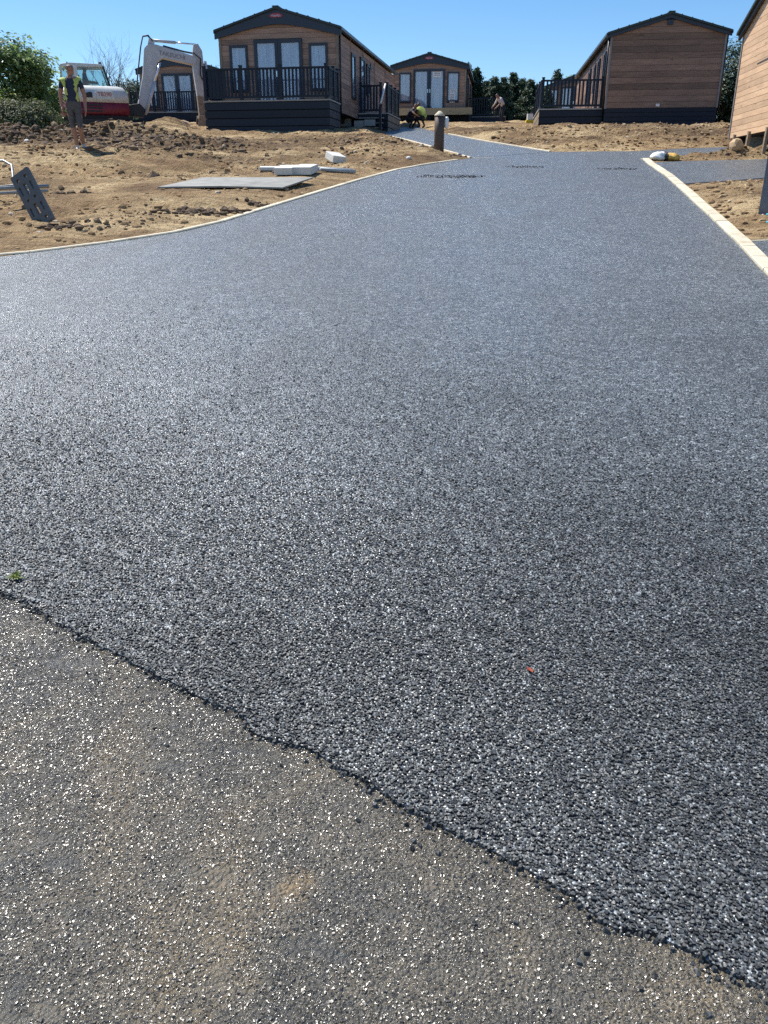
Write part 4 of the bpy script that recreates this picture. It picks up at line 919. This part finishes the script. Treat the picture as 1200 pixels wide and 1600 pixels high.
# cement board sheet lying on the soil (slightly bent corner)
z_ = [gz(-3.5, 13.55), gz(-1.6, 13.8), gz(-1.3, 14.9), gz(-3.2, 14.9)]
vv = [(-3.55, 13.55), (-2.6, 13.60), (-1.62, 13.78), (-1.22, 14.85), (-2.3, 14.90), (-3.12, 14.92)]
top = [(x, y, gz(x, y) + .055 + (.05 if i == 3 else 0)) for i, (x, y) in enumerate(vv)]
cbm = meshobj('board_sheet', top + [(x, y, z - .022) for x, y, z in top], [(0, 1, 4, 5), (1, 2, 3, 4), (6, 11, 10, 7), (7, 10, 9, 8)] + [(i, 6 + i, 6 + (i + 1) % 6, (i + 1) % 6) for i in range(6)], 'cement_board')
tag(cbm, 'large flat grey green board sheet lying on soil near the kerb', 'board')
# pale slabs
def slab(loc, size, rz, label, group=None, tilt=(0, 0)):
    o = prism('concrete_slab', None, [(-size[0] / 2, -size[1] / 2), (size[0] / 2, -size[1] / 2), (size[0] / 2, size[1] / 2), (-size[0] / 2, size[1] / 2)], 0, size[2], 'concrete_white', 'z', .008)
    o.location = loc; o.rotation_euler = (tilt[0], tilt[1], rz); return tag(o, label, 'slab', group)
slab((-1.78, 15.9, gz(-1.8, 15.9) + .02), (.33, .62, .12), R(-6), 'pale slab with a chipped edge, butted against its twin slab behind the grey board', None, (R(6), 0))
slab((-1.44, 15.98, gz(-1.45, 15.95) + .02), (.34, .66, .13), R(-8), 'pale slab lying beside the pipe ends, butted against its twin slab', None, (R(6), 0))
slab((-1.95, 16.5, gz(-1.9, 16.5) + .02), (.8, .3, .06), R(4), 'thin pale slab half covered behind the pair of thicker slabs', None, (R(5), 0))
slab((-1.02, 18.25, gz(-1.05, 18.2) + .04), (.30, .42, .14), R(28), 'single pale concrete block tilted on rubble beyond the pipes', None, (R(14), R(5)))
for i, (p, q) in enumerate((((-1.3, 16.55), (-.62, 16.95)), ((-1.2, 16.35), (-.55, 16.65)))):
    tg = tube('pipe', None, [(p[0], p[1], gz(*p) + .05), (q[0], q[1], gz(*q) + .045)], .035, 'pipe_grey', 10)
    tag(tg, 'grey plastic pipe length lying on soil beside the pale slabs', 'pipe', 'pipe lengths by the slabs')
# cement sack, part white part yellow
sx, sy = 6.42, 19.98
def sackhalf(name, x0, x1, mat, seed):
    rings = []
    for i in range(9):
        u = i / 8; x = x0 + (x1 - x0) * u; rr = []
        e = (1 - abs(((x + .42) / .84) * 2 - 1) ** 2.6) ** .5 if abs(((x + .42) / .84) * 2 - 1) < 1 else .05
        for k in range(14):
            q = 2 * math.pi * k / 14; n = 1 + .6 * float(vnoise(np.array([x * 7 + math.cos(q) * 1.5 + 5]), np.array([math.sin(q) * 2.2 + 9.]), seed)[0]) + .10 * math.sin(k * 3.3 + i * 1.7)
            rr.append((x, .22 * e * n * math.cos(q), .10 + .12 * e * n * math.sin(q) - (.03 if x > 0 else 0)))
        rings.append(rr)
    return rings
sk = empty('cement_sack', (sx, sy, gz(sx, sy) - .01), R(-4), 'crumpled white and yellow plastic sack at the end of the right kerb', 'sack')
sk.scale = (.82, .82, .82)
loft('white_end', sk, sackhalf('w', -.42, -.05, 'sack_white', 3), 'sack_white'); loft('black_band', sk, sackhalf('b', -.05, .04, 'sack_black', 3), 'sack_black'); loft('yellow_end', sk, sackhalf('y', .04, .42, 'sack_yellow', 4), 'sack_yellow')
# boulders
def boulder(x, y, s, label, seed, mat='boulder_tan', name='boulder', group=None, dz=-.08):
    bm = bmesh.new(); bmesh.ops.create_icosphere(bm, subdivisions=2, radius=1); rr = random.Random(seed); pl = [Vector((rr.gauss(0, 1), rr.gauss(0, 1), rr.gauss(0, .8))).normalized() for _ in range(9)]; of = [rr.uniform(.55, .85) for _ in pl]
    for v_ in bm.verts:
        for n, o_ in zip(pl, of):
            d = v_.co.dot(n)
            if d > o_: v_.co -= n * (d - o_)
        v_.co = Vector((v_.co.x * s[0], v_.co.y * s[1], v_.co.z * s[2]))
    me = bpy.data.meshes.new(name); bm.to_mesh(me); bm.free(); me.materials.append(M(mat)); o = bpy.data.objects.new(name, me); link(o); o.location = (x, y, gz(x, y) + s[2] * .7 + dz); o.rotation_euler = (0, 0, seed); return tag(o, label, 'boulder', group)
boulder(8.36, 20.85, (.21, .18, .19), 'tan flat faced boulder beside the timber props of the sunlit caravan', 4)
boulder(9.75, 21.3, (.2, .25, .34), 'narrow upright tan stone under the sunlit caravan', 9)
boulder(-9.55, 23.6, (.13, .1, .07), 'small white stone lying on the dark soil heap by the bush', 12, 'concrete_white', 'stone')
boulder(.55, 17.75 + 1.6, (.07, .06, .05), 'pale round stone on the verge just inside the left kerb', 15, 'concrete_white', 'stone', dz=-.02)
boulder(-8.45, 36.6, (.6, .5, .2), 'flat pale stone slab beside the excavator bucket', 21, 'boulder_tan', 'stone', dz=-.02)
# navy steel panel at the right edge and teal hose coil
nv = empty('site_cabinet', (5.02, 10.62, gz(5.0, 10.9) - .04), R(2), 'dark navy steel cabinet with pale edge trim standing on the verge', 'cabinet')
box('body', nv, (.22, .3, .98), (.62, .56, 1.9), 'navy_steel'); box('frame', nv, (-.125, -.012, .98), (.07, .04, 1.94), 'anthracite'); box('frame', nv, (.2, -.012, .05), (.6, .036, .07), 'anthracite'); box('edge_trim', nv, (-.168, -.012, 1.02), (.014, .05, 1.7), 'trim_grey'); box('door', nv, (.25, .012, 1.0), (.5, .03, 1.75), 'navy_steel')
ho = []
for i in range(46): q = i * .41; ho.append((4.84 + (.20 + .012 * i / 10) * math.cos(q), 10.22 + .16 * math.sin(q), gz(4.84, 10.22) + .03 + .0018 * i + .03 * math.sin(q * .5)))
tag(tube('water_pipe', None, ho, .013, 'teal_hose', 6), 'loose coil of teal blue water pipe on the verge', 'pipe coil')
# yellow bucket and white hose reel near the conifers
x, y = 7.0, 42.6; yb = empty('yellow_machine', (x, y, gz(x, y) - .08), 0, 'small yellow site machine with white wheel beside the far deck', 'machine')
yb.scale = (.75, .75, .75)
prism('base', yb, [(-.35, 0), (.3, 0), (.2, .35), (-.25, .35)], -.2, .2, 'yellow_plastic', bevel=.02); box('tank', yb, (-.02, 0, .52), (.35, .3, .35), 'white_paint'); box('engine', yb, (.3, .1, .65), (.5, .3, .3), 'exc_dark')
tube('wheel', yb, [(.55 + .28 * math.cos(q), -.1, .33 + .3 * math.sin(q)) for q in np.linspace(0, 6.2832, 20)], .05, 'white_paint', 6)
# leaf and weed on the road
lf = meshobj('dry_leaf', [(0, -.016, .0), (.012, -.004, .006), (.009, .012, .004), (0, .019, .007), (-.010, .010, .005), (-.011, -.005, .006), (0, 0, .001)], [(6, 0, 1), (6, 1, 2), (6, 2, 3), (6, 3, 4), (6, 4, 5), (6, 5, 0)], 'leaf_red', loc=(.446, 2.086, .2345), rot=(R(12), R(8), R(50))); lf.scale = (.75, .75, .75)
tag(lf, 'small reddish brown dry leaf lying on the fresh asphalt', 'leaf')
wv, wf = [], []
for i in range(26):
    q = random.uniform(0, 6.28); L = random.uniform(.015, .04); dx, dyy = math.cos(q) * L, math.sin(q) * L; nx_, ny_ = -math.sin(q) * .003, math.cos(q) * .003; b = len(wv); h = random.uniform(.006, .022)
    wv += [(nx_, ny_, 0), (-nx_, -ny_, 0), (dx * .6 - nx_, dyy * .6 - ny_, h), (dx * .6 + nx_, dyy * .6 + ny_, h), (dx, dyy, h * .8)]; wf += [(b, b + 1, b + 2, b + 3), (b + 3, b + 2, b + 4)]
tag(meshobj('weed', wv, wf, 'leaf_weed', loc=(-1.335, 2.60, .29)), 'small yellow green weed sprig on the asphalt near the joint', 'weed')

# ------------------------------------------------------------------ stones and clods over the soil
def lumps(name, P, S, mat, flat=.6):
    ico = bmesh.new(); bmesh.ops.create_icosphere(ico, subdivisions=1, radius=1); bv = np.array([v_.co[:] for v_ in ico.verts]); bf = np.array([[v_.index for v_ in f.verts] for f in ico.faces]); ico.free()
    n = len(P); V = bv[None] * rng.uniform(.6, 1.25, (n, len(bv), 1)); a_ = rng.uniform(0, 6.283, n); ca, sa = np.cos(a_)[:, None], np.sin(a_)[:, None]
    ax = rng.uniform(.7, 1.3, (n, 1)); x = V[:, :, 0] * ax; y = V[:, :, 1]; z = V[:, :, 2] * rng.uniform(flat - .2, flat + .25, (n, 1))
    Q = np.stack([x * ca - y * sa, x * sa + y * ca, z], -1) * S[:, None, None] + P[:, None, :]
    L = (bf.ravel()[None] + (np.arange(n) * len(bv))[:, None]).ravel(); return bigmesh(name, Q.reshape(-1, 3), L, np.arange(n * len(bf)) * 3, mat)
def soil_pts(n, x0, x1, y0, y1, pw=None):
    x = rng.uniform(x0, x1, n); y = rng.uniform(y0, y1, n); d = paved_dist(x, y); k = d > .12
    if pw is not None: k &= rng.uniform(0, 1, n) < pw(x, y)
    x, y = x[k], y[k]; return x, y, ground_z(x, y)
pwr = lambda x, y: np.clip(.25 + .9 * rough_mask(x, y) + .9 * vnoise(x * .9, y * .9, 77), 0, 1)
x, y, z = soil_pts(46000, -15, 3.5, 7, 31.5, pwr); s = .010 + .055 * rng.uniform(0, 1, len(x)) ** 3.2
tag(lumps('soil_stones', np.stack([x, y, z + s * .02], 1), s, 'soil_clod'), kind='stuff')
x, y, z = soil_pts(16000, 3.5, 14, 8, 32, lambda x, y: .75 + 0 * x); s = .012 + .06 * rng.uniform(0, 1, len(x)) ** 3
tag(lumps('soil_stones', np.stack([x, y, z + s * .02], 1), s, 'soil_clod'), kind='stuff')
x, y, z = soil_pts(36000, -14, 4, 15, 30, lambda x, y: rough_mask(x, y) ** 1.6); s = .02 + .10 * rng.uniform(0, 1, len(x)) ** 3
tag(lumps('soil_clods', np.stack([x, y, z + s * .05], 1), s, 'dark_clod'), kind='stuff')
cl = []
for cx_, cy_, n, sp, big in ((-4.85, 12.75, 7, .14, .09), (-4.45, 12.9, 3, .06, .10), (-3.72, 10.05, 26, .22, .07), (-3.1, 10.55, 10, .25, .05), (-2.75, 11.35, 16, .25, .08), (-2.25, 11.75, 34, .28, .10), (-1.75, 12.45, 14, .22, .07), (-3.0, 10.8, 8, .3, .05), (-1.9, 16.9, 8, .3, .05), (-1.2, 20.5, 14, .8, .08), (8.1, 21.0, 40, .5, .07), (8.4, 25.2, 4, .2, .13), (.9, 24.6, 18, .7, .09), (-10.8, 24.0, 60, .9, .16), (-12, 24.2, 40, .7, .18), (-9.6, 24.3, 30, .6, .14), (.8, 22.2, 16, .4, .06), (1.75, 20.9, 14, .25, .05)):
    for i in range(n * 3): cl.append((cx_ + random.gauss(0, sp), cy_ + random.gauss(0, sp * .5), big * (.18 + .7 * random.random() ** 3)))
cl = np.array(cl); k = paved_dist(cl[:, 0], cl[:, 1]) > .06; cl = cl[k]
tag(lumps('soil_clods', np.stack([cl[:, 0], cl[:, 1], ground_z(cl[:, 0], cl[:, 1]) + cl[:, 2] * .12], 1), cl[:, 2], 'dark_clod', .8), kind='stuff')

# ------------------------------------------------------------------ vegetation
def leaves(name, parent, P, N, size, mat, asp=.5):
    n = len(P); N = N / (np.linalg.norm(N, axis=1, keepdims=True) + 1e-9); U = np.cross(N, rng.normal(0, 1, (n, 3))); U /= np.linalg.norm(U, axis=1, keepdims=True) + 1e-9; W = np.cross(N, U)
    s = size[:, None]; tip = U * s; sd_ = W * s * asp; up = N * s * .18
    V = np.stack([P - tip * .5, P + sd_ * .5 + up * .5, P + tip * .6, P - sd_ * .5 + up * .5], 1); L = np.arange(4 * n)
    return bigmesh(name, V.reshape(-1, 3), L, np.arange(n) * 4, mat, parent)
def limb(pts, p, d, r_, L, depth, acc):
    n = 4; q = [p]; rr = [r_]
    for i in range(n):
        d = (d + Vector((random.gauss(0, .13), random.gauss(0, .13), random.gauss(.04, .08)))).normalized(); p = p + d * L / n; q.append(p.copy()); rr.append(r_ * (1 - .55 * (i + 1) / n))
    acc.append((q, rr))
    if depth:
        for k in range(3 if depth > 1 else 4):
            j = random.randint(1, n); a_ = Vector((random.gauss(0, 1), random.gauss(0, 1), random.gauss(.25, .5))).normalized(); limb(pts, q[j].copy(), (d + a_ * .9).normalized(), rr[j] * .65, L * random.uniform(.5, .75), depth - 1, acc)
def limbs_obj(name, parent, acc, mat, seg=5):
    vv, ff = [], []
    for q, rr in acc:
        a_, b_ = tube_geo(q, rr, seg, False); o = len(vv); vv += a_; ff += [tuple(i + o for i in f) for f in b_]
    return meshobj(name, vv, ff, mat, parent, True)
def broad(name, label, loc, rx, ry, h, nclump, per, leaf, mat, cat='tree', group=None, lowz=.0, spread=.28, dome=1.6):
    root = empty(name, loc, random.uniform(0, 0), label, cat, group); C_ = []
    while len(C_) < nclump:
        v_ = rng.normal(0, 1, 3); v_ /= np.linalg.norm(v_); r_ = rng.uniform(.45, 1) ** .5
        z = lowz + (h - lowz) * (.5 + .5 * v_[2] * r_); k = 1 - max(0, (z / h - .55)) * .0
        C_.append((v_[0] * rx * r_, v_[1] * ry * r_, z))
    C_ = np.array(C_); csz = rng.uniform(.6, 1.25, nclump) * spread
    P = np.repeat(C_, per, 0) + np.clip(rng.normal(0, 1, (nclump * per, 3)), -1.7, 1.7) * np.repeat(csz, per)[:, None] * np.array([1, 1, .8]); k = P[:, 2] > -.05; P = P[k]
    N = (P - np.array([0, 0, h * .35])) / np.array([rx, ry, h * .6]) + rng.normal(0, .7, P.shape) + np.array([0, 0, 1.0])
    leaves('crown', root, P, N, rng.uniform(.6, 1.3, len(P)) * leaf, mat, .55)
    acc = []
    for i in range(3): limb(None, Vector((random.uniform(-.1, .1), random.uniform(-.1, .1), -.2)), Vector((random.gauss(0, .35), random.gauss(0, .35), 1)).normalized(), .035 * h, h * .5, 2, acc)
    limbs_obj('trunk', root, acc, 'bark'); return root
bz = lambda x, y: gz(x, y) - .05
broad('bush', 'large dense green broadleaf bush beside the excavator', (-13.25, 29.4, bz(-12.9, 29.4)), 2.6, 1.7, 2.75, 150, 330, .14, 'leaf_broad', 'bush', 'bushes along the left boundary')
broad('bush', 'tall broadleaf bush beyond the soil, left of the dense bush by the excavator', (-16.2, 29.2, bz(-16.2, 29.2)), 2.6, 1.8, 3.0, 110, 260, .14, 'leaf_broad', 'bush', 'bushes along the left boundary')
broad('shrub', 'low grey green feathery shrub in front of the large bush', (-10.75, 25.9, bz(-10.75, 25.9)), 1.1, .6, 1.0, 80, 200, .07, 'leaf_shrub', 'shrub', None, 0, .17)
broad('bush', 'dark bush behind the excavator cab', (-14.6, 42.5, bz(-14, 42)), 2.4, 1.4, 1.7, 60, 110, .15, 'leaf_broad', 'bush', 'bushes along the left boundary')
# bare tree behind the excavator
for x, y, hh, lb in ((-13.2, 44.6, 2.15, 'leafless grey tree between excavator cab and boom'), (-10.4, 60, 2.0, 'leafless grey tree rising behind the boom framed caravan')):
    bt = empty('bare_tree', (x, y, bz(x, y)), 0, lb, 'tree', 'bare trees'); acc = []
    for i in range(8): limb(None, Vector((random.uniform(-.3, .3), random.uniform(-.3, .3), -.1)), Vector((random.gauss(0, .4), random.gauss(0, .3), 1)).normalized(), .05, hh, 3, acc)
    limbs_obj('branches', bt, acc, 'twig_grey', 4)
def conifer(name, label, loc, r_, h, n, leaf, group='conifers of the far hedge', mat='leaf_conifer'):
    root = empty(name, loc, 0, label, 'tree', group); nt = int(n / 26); t_ = rng.uniform(0, 1, nt) ** 1.25; an = rng.uniform(0, 6.283, nt)
    prof = r_ * (1 - t_) ** .75 * (.75 + .25 * np.sin(t_ * 31 + rng.uniform(0, 6))) + .03; rad = prof * rng.uniform(.55, 1.15, nt)
    B = np.stack([np.cos(an) * rad, np.sin(an) * rad, .05 + t_ * (h - .12)], 1); P = np.repeat(B, 26, 0); u = rng.uniform(-1, .6, len(P))
    out = np.repeat(np.stack([np.cos(an), np.sin(an), np.full(nt, .35)], 1), 26, 0); P = P + out * (u * .22)[:, None] + rng.normal(0, .06, P.shape)
    N = out + rng.normal(0, .6, P.shape) + np.array([0, 0, .3]); leaves('crown', root, P, N, rng.uniform(.6, 1.3, len(P)) * leaf, mat, .45)
    v_, f_ = tube_geo([(0, 0, -.3), (.02, 0, h * .4), (0, .01, h * .92)], [r_ * .10, r_ * .07, .015], 7); meshobj('trunk', v_, f_, 'bark', root, True); return root
# hedge behind the stooping worker
lab = 'pointed dark conifer of the hedge behind the stooping worker'
for px_, h in ((742, 3.05), (757, 2.4), (770, 2.55), (784, 2.5), (798, 2.85), (812, 2.5), (825, 2.4), (838, 2.2), (850, 2.0), (727, 3.3)):
    zc = 53 + random.uniform(-1, 2); x = (px_ - 600) * zc / 1250; y = zc / .927 + 1.5
    conifer('conifer', 'tall pointed dark conifer rising beside the distant caravan with papered windows' if h > 3 else lab, (x, y, bz(x, y)), 1.05, h, 7500, .16)
conifer('conifer', 'lone slender conifer top above the right deck railing', (13.8, 72, bz(13.8, 72)), 1.3, 3.5, 4200, .17)
broad('tree', 'round topped tree beyond the remote caravan near the right eave', (16.4, 74, bz(16.4, 74)), 2.4, 2.0, 3.2, 60, 160, .18, 'leaf_broad', 'tree')
for x, y, h, lb in ((15.3, 39, 3.2, 'dark evergreen growing between blank gable and sunlit gable'), (17.3, 40, 3.4, 'tall dark evergreen hidden behind the sunlit gable'), (14.9, 44, 2.9, 'dark evergreen behind the blank gabled caravan')):
    broad('evergreen', lb, (x, y, bz(x, y)), 1.2, 1.2, h, 60, 260, .12, 'leaf_conifer', 'tree')
for px_, zc, h in ((318, 62, 3.6), (332, 63, 3.9), (215, 60, 2.6), (228, 61, 2.8), (196, 60, 2.4)):
    x = (px_ - 600) * zc / 1250; y = zc / .927 + 1.5; broad('hedge_bush', 'hedge bush behind the caravan framed by the boom', (x, y, bz(x, y)), 1.4, 1.0, h, 24, 90, .16, 'leaf_conifer', 'bush', 'hedge bushes behind the far caravans')
